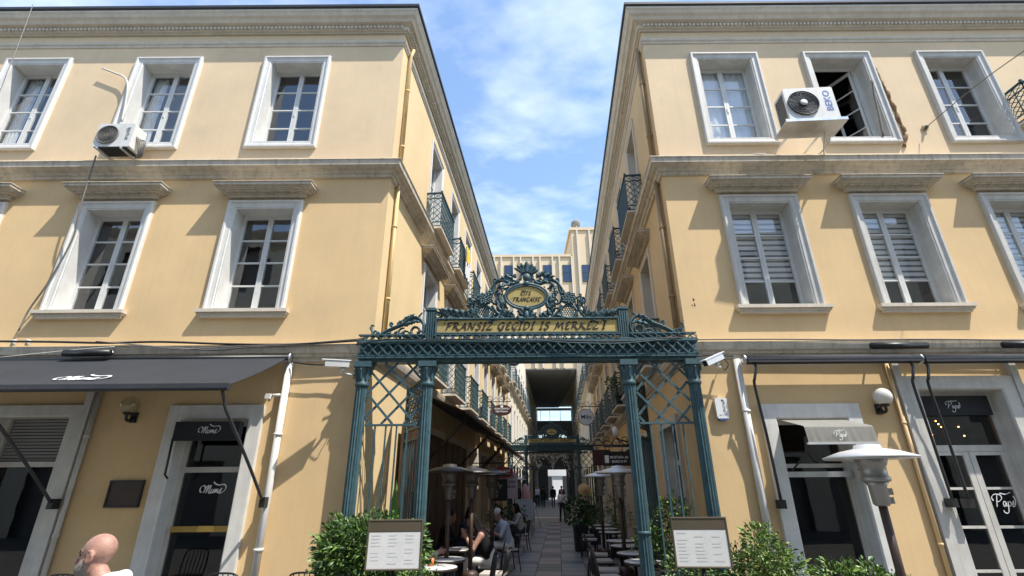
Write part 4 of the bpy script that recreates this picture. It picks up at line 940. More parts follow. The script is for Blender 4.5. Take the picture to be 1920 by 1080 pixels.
b = MB(); F0 = lambda x, y, d=-.03: (lambda q: Vector((q.x, d, q.z)))(P3(948+x, y, d))
leaf(b, F0(0, 165), F0(0, 52), .075, -.055, 0, 1)
b.tube(crom([F0(-58, 225), F0(-52, 180), F0(-25, 152), F0(0, 146), F0(25, 152), F0(52, 180), F0(58, 225)], 5), .024, 8); b.ball(F0(0, 205, -.06), (.07, .04, .075)); b.ball(F0(0, 262, -.06), (.05, .04, .045)); b.ball(F0(0, 495, -.06), (.045, .04, .045)); b.ball(F0(0, 560, -.06), (.04, .035, .08))
b.bar(F0(-900, 601), F0(900, 601), .02, .03, (0, 1, 0)); b.build('crest_shell', TEAL, gate)
# side scrolls above the outer bays
def sp(cx, cy, y=-.03): q = at(680+.2037*cx, 480+.2037*cy, GY-.05)-GO; return Vector((q.x, y, q.z))
def side(sg):
    b = MB(); ref = sp(640, 600).x+1.57
    F = lambda p, y=-.03: (lambda q: Vector(((q.x-ref)*-sg, y, q.z)))(sp(p[0], p[1], y))
    def stem(pts, r=.022, r1=.014):
        r *= 1.3; r1 *= 1.3; q = crom([F(p) for p in pts], 5); b.tube(q, r, 8, r1); b.tube([v+Vector((0, -r*.9, r*.25)) for v in q], r*.42, 6, r1*.42)
    stem([(100, 760), (105, 700), (88, 660)]+curl((112, 648), 22, 2.4, .6, 1), .016, .008); stem([(110, 745), (140, 720)]+curl((130, 702), 20, .9, .9, -1), .016, .008)
    stem([(150, 758), (215, 705), (300, 662), (390, 625), (450, 575), (510, 565), (560, 600), (582, 650), (570, 710), (530, 745), (480, 735), (462, 690), (490, 655), (530, 665), (538, 700), (512, 712)], .028, .012)
    stem([(300, 660), (275, 640)]+curl((282, 624), 16, 2.6, .9, 1), .016, .008); stem([(520, 568), (545, 540), (565, 518)], .016, .006)
    stem([(585, 740), (520, 760), (420, 750), (380, 720), (400, 690), (440, 700), (440, 730)], .02, .01); stem([(360, 755), (345, 700), (365, 670), (400, 660)], .018, .01)
    for t, e_, w in (((200, 740), (290, 715), .05), ((240, 750), (330, 735), .045), ((330, 655), (395, 595), .05), ((390, 625), (450, 555), .055), ((430, 600), (500, 540), .05), ((400, 640), (470, 620), .06), ((440, 620), (520, 610), .06), ((180, 745), (170, 690), .04), ((350, 750), (420, 700), .05), ((300, 750), (345, 690), .04), ((470, 590), (545, 625), .05), ((530, 580), (575, 640), .045)): leaf(b, F(t), F(e_), w, -.045, .15)
    return b.build('side_scrollwork', TEAL, gate)
side(1); side(-1)
# side screens between the columns
def clip_diag(c, sgn, x0, x1, z0, z1):             # line z = z0 + sgn*(x-x0) + c clipped to the panel
    pts = []
    for x in (x0, x1):
        z = z0+sgn*(x-x0)*1.08+c
        if z0 <= z <= z1: pts.append((x, z))
    for z in (z0, z1):
        x = x0+(z-z0-c)/(sgn*1.08)
        if x0 < x < x1: pts.append((x, z))
    return sorted(pts)[:2] if len(pts) >= 2 else None
for sg in (-1, 1):
    xa, xb = (-2.48, -1.67) if sg < 0 else (1.67, 2.48)
    for z, t in ((2.69, .03), (.62, .04)): MB().box(xa, xb, -.02, .02, z-t/2, z+t/2).build('screen_rail', TEAL, gate)
    for i in range(1, 5):
        x = xa+(xb-xa)*i/5; MB().box(x-.011, x+.011, -.011, .011, .64, 2.675).build('screen_bar', TEAL, gate)
    for s in (1, -1):
        for c in (np.arange(-1.0, 1.2, .37) if s > 0 else np.arange(.08, 2.2, .37)):
            q = clip_diag(float(c), s, xa, xb, 2.705, 3.645)
            if q and math.dist(*q) > .08: MB().bar((q[0][0], .008*s, q[0][1]), (q[1][0], .008*s, q[1][1]), .036, .014, (0, 1, 0)).build('lattice_bar', TEAL, gate)
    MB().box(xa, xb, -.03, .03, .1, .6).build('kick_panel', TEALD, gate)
# folding leaves swung back against the passage walls
def leafmesh(Lw):
    b = MB(); H = 3.5
    for x in (0, Lw): b.box(x-.03, x+.03, -.025, .025, .06, H)
    for z in (.08, .9, 1.05, 2.55, 2.72, H-.03): b.box(.03, Lw-.03, -.02, .02, z-.02, z+.02)
    n = 9
    for i in range(1, n): x = Lw*i/n; b.box(x-.011, x+.011, -.011, .011, 1.07, 2.53)
    for i in range(1, n): x = Lw*i/n; b.box(x-.011, x+.011, -.011, .011, .1, .88)
    for i in range(6):
        for j in range(4):
            cx = Lw*(i+.5)/6; cz = 2.82+.19*j; b.tube([(cx+.085*math.cos(a), 0, cz+.085*math.sin(a)) for a in [2*math.pi*k/12 for k in range(13)]], .012, 6, caps=False); b.bar((cx-.09, .004, cz-.09), (cx+.09, .004, cz+.09), .02, .012, (0, 1, 0)); b.bar((cx-.09, -.004, cz+.09), (cx+.09, -.004, cz-.09), .02, .012, (0, 1, 0))
    for i in range(6): cx = Lw*(i+.5)/6; b.bar((cx-.1, 0, .92), (cx+.1, 0, 1.03), .016, .012, (0, 1, 0)); b.bar((cx-.1, .01, 1.03), (cx+.1, .01, .92), .016, .012, (0, 1, 0))
    return b.mesh('gate_leaf', TEALD)
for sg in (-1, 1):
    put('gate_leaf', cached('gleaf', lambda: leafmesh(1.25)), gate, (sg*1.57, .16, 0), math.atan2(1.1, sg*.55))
GSC = 7.8/7.6; gate.scale = (GSC,)*3; gate.location = (GX*GSC, 7.8, 1.8-1.8*GSC)
# the far gate is its twin
g2 = copy_tree(gate); g2.scale = (1, 1, 1); p = pl(22.9, (XL+XR)/2); g2.location = (p[0]+.05, p[1], .2); g2['label'] = 'smaller looking teal gate with brass name plate far down the passage'
bpy.context.view_layer.update()
for o in list(g2.children):
    if o.name.startswith('gate_leaf'): bpy.data.objects.remove(o)

# wires lying along the gate beam
def cable(label, pts, r, m, sub=6, name='cable', group=None, gs=1):
    pts = [CAM+(Vector(p)-CAM)*gs for p in pts]
    o = MB().tube(crom(pts, sub), r, 6).build(name, m, None, (0, 0, 0)); c = Vector(pts[0])
    me = o.data
    for v in me.vertices: v.co -= c
    o.location = c; return tag(o, label, 'cable', group)
cable('black cable sagging along the front of the gate beam', [(-2.46, 7.45, 3.9), (-2.0, 7.465, 3.99), (-1.2, 7.47, 3.98), (-.2, 7.46, 3.985), (.5, 7.455, 3.96), (1.2, 7.45, 3.93), (1.9, 7.45, 3.93), (2.5, 7.46, 3.98), (2.96, 7.6, 4.0)], .011, CABLEB, gs=GSC)
cable('thin green cable looped below the black one on the gate beam', [(-.6, 7.45, 3.97), (.3, 7.445, 3.96), (.9, 7.44, 3.91), (1.7, 7.435, 3.89), (2.4, 7.45, 3.95), (2.96, 7.6, 3.97)], .008, TEAL, gs=GSC)
cable('white conduit rod running along the top of the gate beam', [(-2.4, 7.53, 3.998), (0, 7.53, 3.999), (2.6, 7.53, 3.998)], .012, TEALD, gs=GSC)

# ================================================================== THINGS ON THE FACADES
def unit(name, label, cat, loc, rz=0, group=None): return empty(name, loc, rz, label, cat, group)
# --- big charcoal awning on the left
AW = unit('awning', 'charcoal canvas awning with white script stretched out over the left shopfront', 'awning', (-6.6, 7.84, 3.8))
b = MB(); n = 24; m_ = 6; vs = []
for i in range(n+1):
    for j in range(m_+1):
        x = -3.1+6.0*i/n; t = j/m_; vs.append((x, -1.46*t, -.72*t-.035*math.sin(math.pi*t)+.012*math.sin(x*3.1)*math.sin(math.pi*t)))
b.add(vs, [(i*(m_+1)+j, (i+1)*(m_+1)+j, (i+1)*(m_+1)+j+1, i*(m_+1)+j+1) for i in range(n) for j in range(m_)], True)
b.add([(x, y, z-.006) for x, y, z in vs], [(i*(m_+1)+j, i*(m_+1)+j+1, (i+1)*(m_+1)+j+1, (i+1)*(m_+1)+j) for i in range(n) for j in range(m_)], True)
b.build('canopy', NAVY, AW, recalc=False)
b = MB(); b.box(-3.12, 2.92, -1.53, -1.455, -.80, -.715); b.box(-3.12, 2.92, -1.545, -1.53, -.78, -.76); b.build('front_bar', ROOFM, AW)
b = MB(); b.tube([(-3.1, .02, .01), (2.93, .02, .01)], .045, 10); b.build('roller', BLK, AW)
b = MB(); b.lathe([(.06, 0), (.075, .01), (.075, .03), (.03, .035)], 14); b.build('roller_end', STEEL, AW, (2.93, .02, .01), rot=(0, R(90), 0))
lg = script_word('Mums', .62, -.012, .10, .05).mesh('lettering', LETW, False); put('lettering', lg, AW, (.62, -1.12, -.565), rot=(R(-64), 0, 0))
for x in (2.82, -.28):
    MB().tube(crom([(x, -1.46, -.80), (x+.02, -1.35, -1.0), (x+.03, -1.22, -1.12), (x+.07, -.6, -1.65), (x+.1, -.03, -2.16)], 6), .022, 8).build('folding_arm', ROOFM, AW)
    MB().box(x+.06, x+.14, -.06, .08, -2.24, -2.1).build('arm_bracket', BLK, AW)
# --- small retracted awning over the left door
o = unit('door_awning', 'small black rolled awning with white script above the glazed door on the left', 'awning', (-4.73, 7.93, 2.52))
b = MB(); b.prism([(-.5, .0), (.5, .0), (.5, .27), (-.5, .27)], -.14, -.02); b.box(-.5, .5, -.15, -.14, -.02, .02); b.build('valance', BLKF, o)
put('lettering', script_word('Mums', .3, 0, .09, .05).mesh('lettering', PAPTX, False), o, (.05, -.145, .13)); b = MB(); b.tube([(-.5, -.12, 0), (-.5, -.1, -.5), (-.5, -.02, -.55)], .016, 6); b.build('arm', BLK, o)
# --- white enamel? dark square plaque
o = unit('wall_plaque', 'dark square plaque on the yellow wall left of the glazed door', 'plaque', (-5.865, 7.995, 1.58)); MB().box(-.245, .245, -.035, 0, 0, .36).build('plate', BRN, o)
b = MB(); b.framesweep(-.245, .245, 0, .36, [(-.01, 0), (-.01, -.045), (.015, -.045), (.015, -.03)]); b.build('frame', BLK, o)
# --- globe wall lamps
def wall_lamp(p, label, m):
    o = unit('wall_lamp', label, 'lamp', (p[0], 7.995, p[2]-.2), group='globe wall lamps')
    b = MB(); b.box(-.05, .05, -.03, 0, -.02, .14); b.tube(crom([(0, -.03, .06), (0, -.12, .0), (0, -.17, .03), (0, -.17, .1)], 4), .022, 8); b.lathe([(.03, .08), (.065, .09), (.07, .12), (.05, .125)], 14, (0, -.17, 0)); b.build('bracket', BLK, o)
    b = MB(); b.ball((0, -.17, .235), .135, 20, 14); b.build('globe', m, o)
wall_lamp((-6.05, 0, 3.02), 'smoky globe wall lamp in the shade of the left awning', GLC); wall_lamp((5.85, 0, 3.06), 'cream globe wall lamp between the two right doorways', GLOBE)
# --- security cameras
def seccam(p, rz, label, tiltz=-.25):
    o = unit('security_camera', label, 'camera', p, rz, 'white security cameras'); d = Vector((-1, -.35, tiltz)).normalized()
    b = MB(); b.bar((0, 0, 0), d*.36, .10, .095, (0, 0, 1)); b.build('housing', ALU, o); b = MB(); b.bar(d*-.02+Vector((0, 0, .057)), d*.41+Vector((0, 0, .057)), .125, .014, (0, 0, 1)); b.build('sunshield', SIGNW, o)
    b = MB(); b.bar(d*.361, d*.366, .085, .08, (0, 0, 1)); b.build('lens', BLK, o)
    b = MB(); b.tube(crom([d*.1+Vector((0, 0, -.05)), d*.1+Vector((0, .03, -.12)), (0.05, .2, -.13), (.08, .36, -.1)], 5), .018, 8); b.ball(d*.1+Vector((0, .02, -.09)), .035, 8, 6); b.build('bracket', ALU, o)
    b = MB(); b.tube(crom([(0, 0, 0), (.1, .02, -.12), (.06, .1, -.2), (.12, .3, -.05), (.2, .36, .1)], 6), .007, 6); b.build('cable', CABLEB, o)
p = at(655, 684, 7.58); seccam(p, 0, 'white security camera beside the left end of the gate', -.02)
p = at(1352, 668, 7.58); seccam(p, 0, 'white security camera beside the right end of the gate', -.45)
p = at(520, 742, 7.9); o = unit('motion_sensor', 'tiny white motion sensor on the pipe under the left awning', 'sensor', (-3.8, 7.94, p.z)); MB().tube([(.1, 0, .02), (-.04, -.08, 0)], .025, 8).build('arm', WHT, o); MB().box(-.13, -.05, -.14, -.06, -.06, .02).build('head', WHT, o)
# --- alarm box
o = unit('alarm_box', 'white alarm siren box with black lettering and blue base right of the gate', 'alarm box', (3.325, 7.995, 2.77))
b = MB(); b.prism([(-.095, .06), (-.08, .02), (.08, .02), (.095, .06), (.1, .31), (.085, .34), (-.085, .34), (-.1, .31)], -.075, 0); b.build('cover', SIGNW, o); b = MB(); b.prism([(-.078, .019), (-.05, -.005), (.05, -.005), (.078, .019)], -.07, 0); b.build('strobe', LETBLUE, o)
text('lettering', 'PRONET', .058, LETB, o, (.03, -.078, .19), (R(90), R(90), 0)); text('lettering', '444 1 551', .03, LETB, o, (0, -.078, .07), FRONT); MB().box(.005, .03, -.079, -.0785, .29, .315).build('emblem', LETB, o)
# --- retracted awnings on the right
def cassette(x0, x1, z, label, arms):
    o = unit('retracted_awning', label, 'awning', (x0, 7.86, z), group='rolled up awnings on the right')
    b = MB(); w = x1-x0; b.tube([(0, -.09, .0), (w, -.09, 0)], .075, 12); b.box(0, w, -.03, .0, -.05, .08); b.build('roll', NAVY, o)
    b = MB(); b.box(0, w, -.2, -.168, -.06, .005); b.box(0, w, -.205, -.2, -.02, .01); b.build('front_bar', ROOFM, o)
    b = MB(); b.lathe([(.08, 0), (.085, .01), (.085, .03), (.03, .035)], 14); b.build('roller_end', STEEL, o, (-.0, -.09, 0), rot=(0, R(-90), 0))
    for a in arms:
        MB().tube(crom([(a, -.14, -.07), (a+.0, -.16, -.16), (a-.06, -.17, -.32), (a-.06, -.13, -.45), (a+.0, -.08, -1.2), (a+.03, -.06, -2.12)], 6), .022, 8).build('folding_arm', BLK, o); MB().box(a-.0, a+.09, -.08, .06, -2.2, -2.08).build('arm_bracket', BLK, o)
cassette(3.76, 6.55, 3.69, 'rolled up dark awning above the first right doorway', (.12, 2.62)); cassette(6.6, 9.6, 3.68, 'rolled up dark awning above the french doors on the right', (.02, 1.95))
# --- small awning over the right door
o = unit('door_awning', 'small grey canvas awning with white script above the right doorway', 'awning', (4.73, 7.95, 2.3))
a = at(1482, 801, 7.35); c_ = at(1492, 832, 7.30); zt = a.z-2.3; zb = c_.z-2.3
b = MB(); b.add([(-.5, -.0, .46), (.5, 0, .46), (.5, -.58, zt+.02), (-.5, -.58, zt+.02), (-.5, -.6, zt), (.5, -.6, zt), (.5, -.63, zb), (-.5, -.63, zb)], [(0, 1, 2, 3), (3, 2, 5, 4)]); b.build('canopy', GREYF, o)
b = MB(); nn = 30; vs = []
for i in range(nn+1): x = -.5+i/nn; vs += [(x, -.6, zt), (x, -.62+.006*math.sin(i*2.1), (zt+zb)/2), (x, -.63+.01*math.sin(i*1.7), zb+.02)]
b.add(vs, [(3*i+j, 3*i+3+j, 3*i+4+j, 3*i+1+j) for i in range(nn) for j in range(2)], True); b.build('valance', GREYF, o)
MB().box(-.52, .52, -.645, -.61, zb-.01, zb+.02).build('front_bar', ALU, o)
put('lettering', script_word('Paps', .2, 0, .08, .05).mesh('lettering', LETW, False), o, (-.02, -.643, (zt+zb)/2+.0))
b = MB()
for x in (-.5, .5): b.tube([(x, -.6, zb+.02), (x, -.45, -.1), (x, -.04, -.28)], .014, 6)
b.build('arm', BLK, o)
# --- infrared heaters on the cornice
def infra(x0, x1, z, label):
    o = unit('heater_bar', label, 'heater', ((x0+x1)/2, 7.8, z), group='black heater bars on the cornices'); w = (x1-x0)/2
    b = MB(); b.tube([(-w, -.06, .02), (w, -.06, .02)], .055, 10); b.build('body', BLK, o); b = MB(); b.bar((w*.6, -.04, .0), (w*.85, .06, .07), .03, .02); b.bar((-w*.7, -.04, .0), (-w*.7, .1, .05), .03, .02); b.build('bracket', STEEL, o)
infra(-7.3, -6.55, 3.86, 'black heater bar on the cornice above the left awning'); infra(5.85, 6.75, 3.88, 'black heater bar on the cornice above the rolled awnings'); infra(8.0, 9.0, 3.88, 'black heater bar on the cornice at the right edge of the photo')

# --- air conditioners
def aircon(loc, w, h, d, rz, label, word, wcol, wsize, tray, shear=0):
    o = unit('air_conditioner', label, 'air conditioner', loc, rz, 'outdoor air conditioning units')
    b = MB(); r = .02; b.prism([(-w/2, r), (-w/2+r, 0), (w/2-r, 0), (w/2, r), (w/2, h-r), (w/2-r, h), (-w/2+r, h), (-w/2, h-r)], 0, d); b.build('casing', ACW, o)
    fx = -w*.16; fz = h*.5; fr = h*.37
    b = MB(); b.prism([(fx+fr*math.cos(a), fz+fr*math.sin(a)) for a in [2*math.pi*i/32 for i in range(32)]], -.006, .01); fan = b.build('fan_opening', BLK, o)
    b = MB()
    for k in (1, .86, .72, .58, .44, .3): b.tube([(fx+fr*k*math.cos(a), -.02, fz+fr*k*math.sin(a)) for a in [2*math.pi*i/28 for i in range(29)]], .0045 if k < 1 else .012, 5, caps=False)
    for i in range(8): a = math.pi*i/8; b.bar((fx-fr*math.cos(a), -.017, fz-fr*math.sin(a)), (fx+fr*math.cos(a), -.017, fz+fr*math.sin(a)), .006, .005)
    b.build('fan_grille', GREYF if not tray else BLK, fan)
    if tray: b = MB(); b.lathe([(.0, 0), (fr*.24, 0), (fr*.24, .012), (0, .016)], 16); b.build('fan_hub', ACW, fan, (fx, -.022, fz), rot=(R(90), 0, 0))
    b = MB()
    for i in range(14): z = h*.1+h*.8*i/14; b.box(-w/2-.008, -w/2, d*.15, d*.9, z, z+h*.03)
    tag(b.build('side_grille', BLK, o), kind='stuff')
    text('lettering', word, wsize, wcol, o, (w*.35, -.004, h*.56), (R(90), R(-90), 0), bold=.002 if tray else .0, sx=1.15 if tray else 1)
    if tray: b = MB(); b.box(-w/2-.1, w/2+.1, -.02, d+.1, -.06, -.04); b.box(-w/2-.1, w/2+.1, -.025, -.02, -.06, -.0); b.build('drip_tray', STEEL, o)
    for x in (-w*.35, w*.3):
        b = MB(); b.box(x-.02, x+.02, 0, (8-loc[1])-.005, -.04 if not tray else -.038, 0 if not tray else -.018)
        if not tray: b.box(x-.02, x+.02, (8-loc[1])-.04, (8-loc[1])-.005, -.12, -.041)
        b.build('bracket', ALU, o)
    b = MB(); b.box(-w/2+.05, w/2-.05, .01, d-.01, -.017, -.001); b.build('base', BLK, o)
    return o
o = aircon((-7.57, 7.5, 7.82), .70, .54, .30, 0, 'weathered white air conditioner on the left facade with cables around it', 'arçelik', LETB, .115, False)
b = MB()
for i in range(5): b.tube(crom([(.36, .1+.02*i, .3), (.42+.03*i, .12, .1+.02*i), (.44+.02*i, .16, -.1), (.36, .2+.02*i, -.12+.02*i), (.3+.03*i, .3, .02)], 5), .012, 6)
b.build('hose_bundle', CABLE, o)
o = aircon((5.51, 7.02, 7.93), .89, .72, .36, R(-3), 'large white air conditioner on a steel tray under the open window', 'BEKO', LETBLUE, .165, True)
b = MB(); b.tube(crom([(.45, .3, .1), (.5, .6, -.1), (.35, .9, -.2), (-.1, .93, -.2), (-.7, .94, -.12), (-1.0, .94, -.05), (-1.1, .94, .05), (-.9, .95, .02), (-.5, .95, -.03)], 6), .016, 6); b.tube(crom([(.3, .3, -.05), (.4, .6, -.2), (.5, .8, -.28)], 5), .012, 6); b.build('hose', CABLEW, o)
# damaged plaster beside the open window, cable loops
o = unit('foam_filled_crack', 'ragged brown foam filled crack in the plaster right of the open window', 'wall damage', (8.0, 7.99, 8.2))
q = [at(x, y, 7.995)-Vector((8.0, 7.99, 8.2)) for x, y in ((1640, 125), (1650, 150), (1660, 170), (1672, 192), (1680, 215), (1692, 238), (1697, 255), (1694, 275))]
b = MB(); b.tube([p+Vector((random.uniform(-.02, .02), 0, 0)) for p in crom(q, 5)], lambda t: .02+.03*abs(math.sin(t*23))*(1 if t > .15 else .4), 7); b.build('foam', mk('brown_foam', (.20, .12, .06), .9, var=.4, vs=20, bump=.9, bs=40), o)
b = MB(); q = [at(x, y, 7.96)-Vector((8.0, 7.99, 8.2)) for x, y in ((1636, 150), (1640, 180), (1648, 215), (1656, 255))]; b.tube(crom(q, 5), .022, 6); b.build('dark_hose', CABLE, o)
def acable(label, pxs, Y, r, m, **k):
    ys = Y if hasattr(Y, '__len__') else [Y]*len(pxs); return cable(label, [at(x, y, yy) for (x, y), yy in zip(pxs, ys)], r, m, **k)
acable('beige conduit hooking over the wall above the left air conditioner', [(192, 128), (215, 137), (233, 145), (239, 160), (236, 190), (228, 228)], 7.9, .02, CABLEW)
acable('brown cable dropping from the left air conditioner to the shopfront cornice', [(180, 292), (165, 340), (150, 390), (135, 450), (90, 530), (55, 580), (35, 620)], (7.7, 7.7, 7.72, 7.8, 7.85, 7.9, 7.88), .014, CABLE)
acable('pale service wire hanging across the top left corner', [(62, 8), (45, 55), (20, 120), (-8, 190)], (7.2, 6.6, 6.2, 5.9), .007, CABLE)
acable('steel stay wire running from the right facade to the upper right corner', [(1735, 240), (1800, 185), (1860, 138), (1925, 92)], (7.9, 7.3, 6.7, 6.1), .009, CABLE)
o = unit('wall_anchor', 'small iron anchor bolt with rust stain holding the stay wire', 'wall anchor', at(1735, 240, 7.97)); MB().ball((0, -.03, 0), (.03, .05, .04), 8, 6).build('ring', BLK, o); MB().box(-.05, .05, -.005, .015, -.05, .06).build('plate', PIPEB, o)
acable('black cables bunched on the left shopfront cornice', [(0, 640), (100, 641), (200, 643), (300, 641), (420, 645), (520, 646), (600, 643), (680, 638)], 7.84, .018, CABLEB)
acable('grey cable lying beside the black ones on the left cornice', [(180, 640), (300, 650), (400, 657), (460, 652), (540, 648), (680, 645)], 7.82, .010, CABLE)
acable('thin brown cable sagging over the left shopfront cornice', [(150, 650), (260, 648), (340, 655), (430, 650), (560, 644), (690, 634)], 7.8, .008, CABLE)
acable('loose pale wire stretched along the left awning', [(0, 670), (80, 662), (150, 655), (215, 650)], 7.75, .007, CABLEW)
acable('black cable running from the left awning to the security camera', [(548, 678), (570, 682), (600, 684), (620, 683), (650, 686)], 7.85, .013, CABLEB)
acable('black cable looping from the gate to the right security camera', [(1290, 640), (1300, 660), (1310, 668), (1330, 665), (1375, 668)], 7.8, .012, CABLEB)
acable('thin cable along the right shopfront cornice', [(1290, 637), (1450, 636), (1600, 637), (1750, 636), (1930, 638)], 7.84, .012, CABLE)
for i, x in enumerate((27, 53)):
    p = at(x, 640, 7.9); o = unit('pipe_stub', ('left', 'right')[i]+'most of two short white pipe stubs on the left cornice', 'pipe', (p.x, 7.9, 4.06), group='pipe stubs'); MB().tube([(0, 0, 0), (0, 0, .1)], .028, 10).build('tube', WHT, o); MB().lathe([(.036, .07), (.036, .1), (.02, .105)], 10).build('cap', WHT, o)
o = unit('balcony', 'corner of an iron window balcony at the far right edge of the upper floor', 'balcony', (10.55, 7.995, 8.55)); put('railing', cached(('rail', 1.2, .38, .8), lambda: rail_mesh(1.2, .38, .8)), o, (.4, 0, 0)); MB().box(-.25, 1.05, -.4, 0, -.05, 0).build('slab', STO, o)

# ================================================================== CAFE FURNITURE, HEATERS, SIGNS
def heater(loc, label, h=2.12, hatm=HAT, rz=0, r=.41):
    bm_ = mk_once('worn_steel', (.32, .31, .30), .42, metal=.7) if hatm is HAT else mk_once('dull_steel', (.12, .11, .105), .5, metal=.6)
    o = unit('patio_heater', label, 'patio heater', loc, rz, 'mushroom patio heaters')
    put('base', cached('hbase', lambda: MB().lathe([(.23, 0), (.24, .02), (.23, .05), (.15, .07), (.14, .42), (.12, .46), (.045, .48)], 20).mesh('base', BRN)), o)
    put('pole', cached(('hp', h), lambda: MB().tube([(0, 0, .46), (0, 0, h-.5)], .038, 10).mesh('pole', BRN)), o)
    put('control_box', cached(('hc', h, bm_.name), lambda: (lambda b: [b.lathe([(.055, h-.52), (.075, h-.5), (.08, h-.34), (.11, h-.3)], 14), b.box(.06, .12, -.03, .03, h-.42, h-.36), b.box(.07, .11, -.03, .03, h-.5, h-.44)] and b.mesh('control_box', bm_))(MB())), o)
    put('burner', cached(('hb', h, bm_.name), lambda: (lambda b: [b.lathe([(.125, h-.3), (.13, h-.28), (.13, h-.26), (.115, h-.25), (.115, h-.16), (.125, h-.15), (.16, h-.06), (.05, h-.05)], 18)] and b.mesh('burner', bm_))(MB())), o)
    put('reflector', cached(('hr', h, hatm.name, r), lambda: MB().lathe([(r, h-.085), (r*1.005, h-.07), (r*.62, h-.015), (r*.3, h+.012), (r*.28, h+.045), (r*.05, h+.055), (0.01, h+.05), (r*.2, h+.0), (r*.6, h-.04), (r*.98, h-.09)], 32).mesh('reflector', hatm)), o)
    return o
heater((3.58, 5.2, 0), 'pale topped patio heater standing in front of the right doorway', 2.13)
HATD = mk('dark_heater_reflector', (.030, .026, .023), .45, metal=.2, var=.1)
heater((-1.10, 9.0, 0), 'patio heater nearest the gate on the left cafe side', 2.14, HATD); heater((-.77, 9.75, 0), 'middle patio heater of the three over the left cafe tables', 2.14, HATD); heater((-.43, 10.7, 0), 'farthest patio heater of the three over the left cafe tables', 2.12, HATD)
heater((2.0, 10.0, 0), 'patio heater beside the right hand row of round tables', 2.13); heater((2.13, 13.0, 0), 'patio heater by the potted shrub on the right', 2.12)
heater((.30, 29.2, 0), 'white topped heater beside the left column of the far gate', 2.3)

def menu_board(loc, rz, label):
    o = unit('menu_board', label, 'menu board', loc, rz, 'menu boards on stands'); w, h0, h1 = .31, .96, 1.475
    b = MB(); b.framesweep(-w, w, h0, h1, [(0, .03), (0, -.02), (.012, -.022), (.02, -.01)]); b.box(-w+.005, w-.005, -.008, .03, h0+.005, h1-.005); b.build('case', BRONZE, o)
    MB().box(-w+.012, w-.012, -.016, -.009, h1-.125, h1-.012).build('header', BRONZE, o); MB().box(-w+.02, w-.02, -.0125, -.009, h0+.02, h1-.13).build('paper', PAPER, o)
    b = MB()
    for c in range(3):
        for i in range(9):
            if random.random() < .75: x = -.26+.19*c; z = h1-.17-.035*i; b.add([(x, -.014, z), (x+random.uniform(.06, .13), -.014, z), (x+.1, -.014, z+.010), (x, -.014, z+.010)], [(0, 1, 2, 3)])
    tag(b.build('printed_lines', PAPTX, o, recalc=False), kind='stuff')
    MB().tube([(0, .04, 0), (0, .04, h0+.1)], .02, 8).build('post', BLK, o); MB().box(-.2, .2, -.15, .2, 0, .02).build('foot', BLK, o)
    return o
menu_board((-1.35, 6.2, 0), R(2), 'menu board with white sheets standing before the big round shrub'); menu_board((2.11, 6.2, 0), R(-5), 'menu board with white sheets among the plants right of the gate')

def planter(loc, w, d, h, label, clumps, n, size, weights, cat='plant', m=POT, name='potted_shrub', group=None, w_=.4):
    o = unit(name, label, cat, loc, group=group)
    b = MB(); t = .03
    b.add([(-w/2*.9, -d/2*.9, 0), (w/2*.9, -d/2*.9, 0), (w/2*.9, d/2*.9, 0), (-w/2*.9, d/2*.9, 0), (-w/2, -d/2, h), (w/2, -d/2, h), (w/2, d/2, h), (-w/2, d/2, h)], [(3, 2, 1, 0), (0, 1, 5, 4), (1, 2, 6, 5), (2, 3, 7, 6), (3, 0, 4, 7)])
    b.framesweep(0, 0, 0, 0, []) if False else None
    b.box(-w/2-.015, w/2+.015, -d/2-.015, d/2+.015, h-.05, h-.0); b.build('pot', m, o)
    MB().box(-w/2+.03, w/2-.03, -d/2+.03, d/2-.03, h, h+.01).build('soil', STEM, o)
    stems(o, (0, 0, h), [(c[0]*.7, c[1]*.7, c[2]) for c in clumps])
    bush(o, clumps, n, size, weights, w=w_); return o
planter((-1.87, 6.95, 0), .75, .5, .55, 'big round glossy green shrub in a planter left of the gate',
        [(0, 0, 1.0, .58, .42, .46), (-.22, -.05, .95, .42, .38, .42), (.3, 0, 1.05, .42, .36, .40), (.05, -.08, 1.2, .48, .34, .26), (-.3, 0, 1.15, .32, .3, .3), (0, 0, .75, .55, .4, .35), (.55, -.02, 1.1, .26, .28, .26)], 7200, .085, [.22, .48, .27, .03])
planter((-1.15, 6.55, 0), .3, .3, .5, 'small bright leafy plant below the left menu board', [(0, 0, .78, .16, .16, .2), (.15, 0, .95, .1, .1, .16), (-.1, 0, .7, .18, .15, .16)], 500, .07, [.05, .3, .45, .2])
planter((2.45, 6.95, 0), .8, .45, .5, 'dense green shrub behind the right menu board', [(-.3, 0, .8, .3, .25, .3), (.0, 0, .85, .35, .28, .34), (.3, 0, .8, .3, .25, .32)], 2200, .075, [.3, .45, .2, .05])
planter((3.02, 6.6, 0), .5, .4, .5, 'sunlit yellow green shrub beside the right menu board', [(0, 0, 1.0, .26, .24, .30), (-.1, 0, 1.2, .18, .18, .2), (.2, 0, .85, .25, .22, .25), (-.15, 0, .85, .22, .22, .25), (.3, 0, .8, .16, .16, .16)], 1900, .07, [.05, .25, .4, .3])
planter((4.05, 6.6, 0), .8, .35, .45, 'low bright green plants in a trough before the right doorway', [(-.25, 0, .72, .26, .2, .24), (.1, 0, .72, .28, .2, .22), (.38, 0, .66, .22, .2, .18)], 1700, .08, [.08, .34, .43, .15])
planter((2.22, 8.05, 0), .5, .4, .7, 'green shrub behind the bars of the right gate screen', [(0, 0, 1.25, .33, .25, .33), (.2, 0, 1.45, .2, .2, .22), (-.2, 0, 1.05, .25, .22, .25)], 1400, .075, [.2, .45, .3, .05])
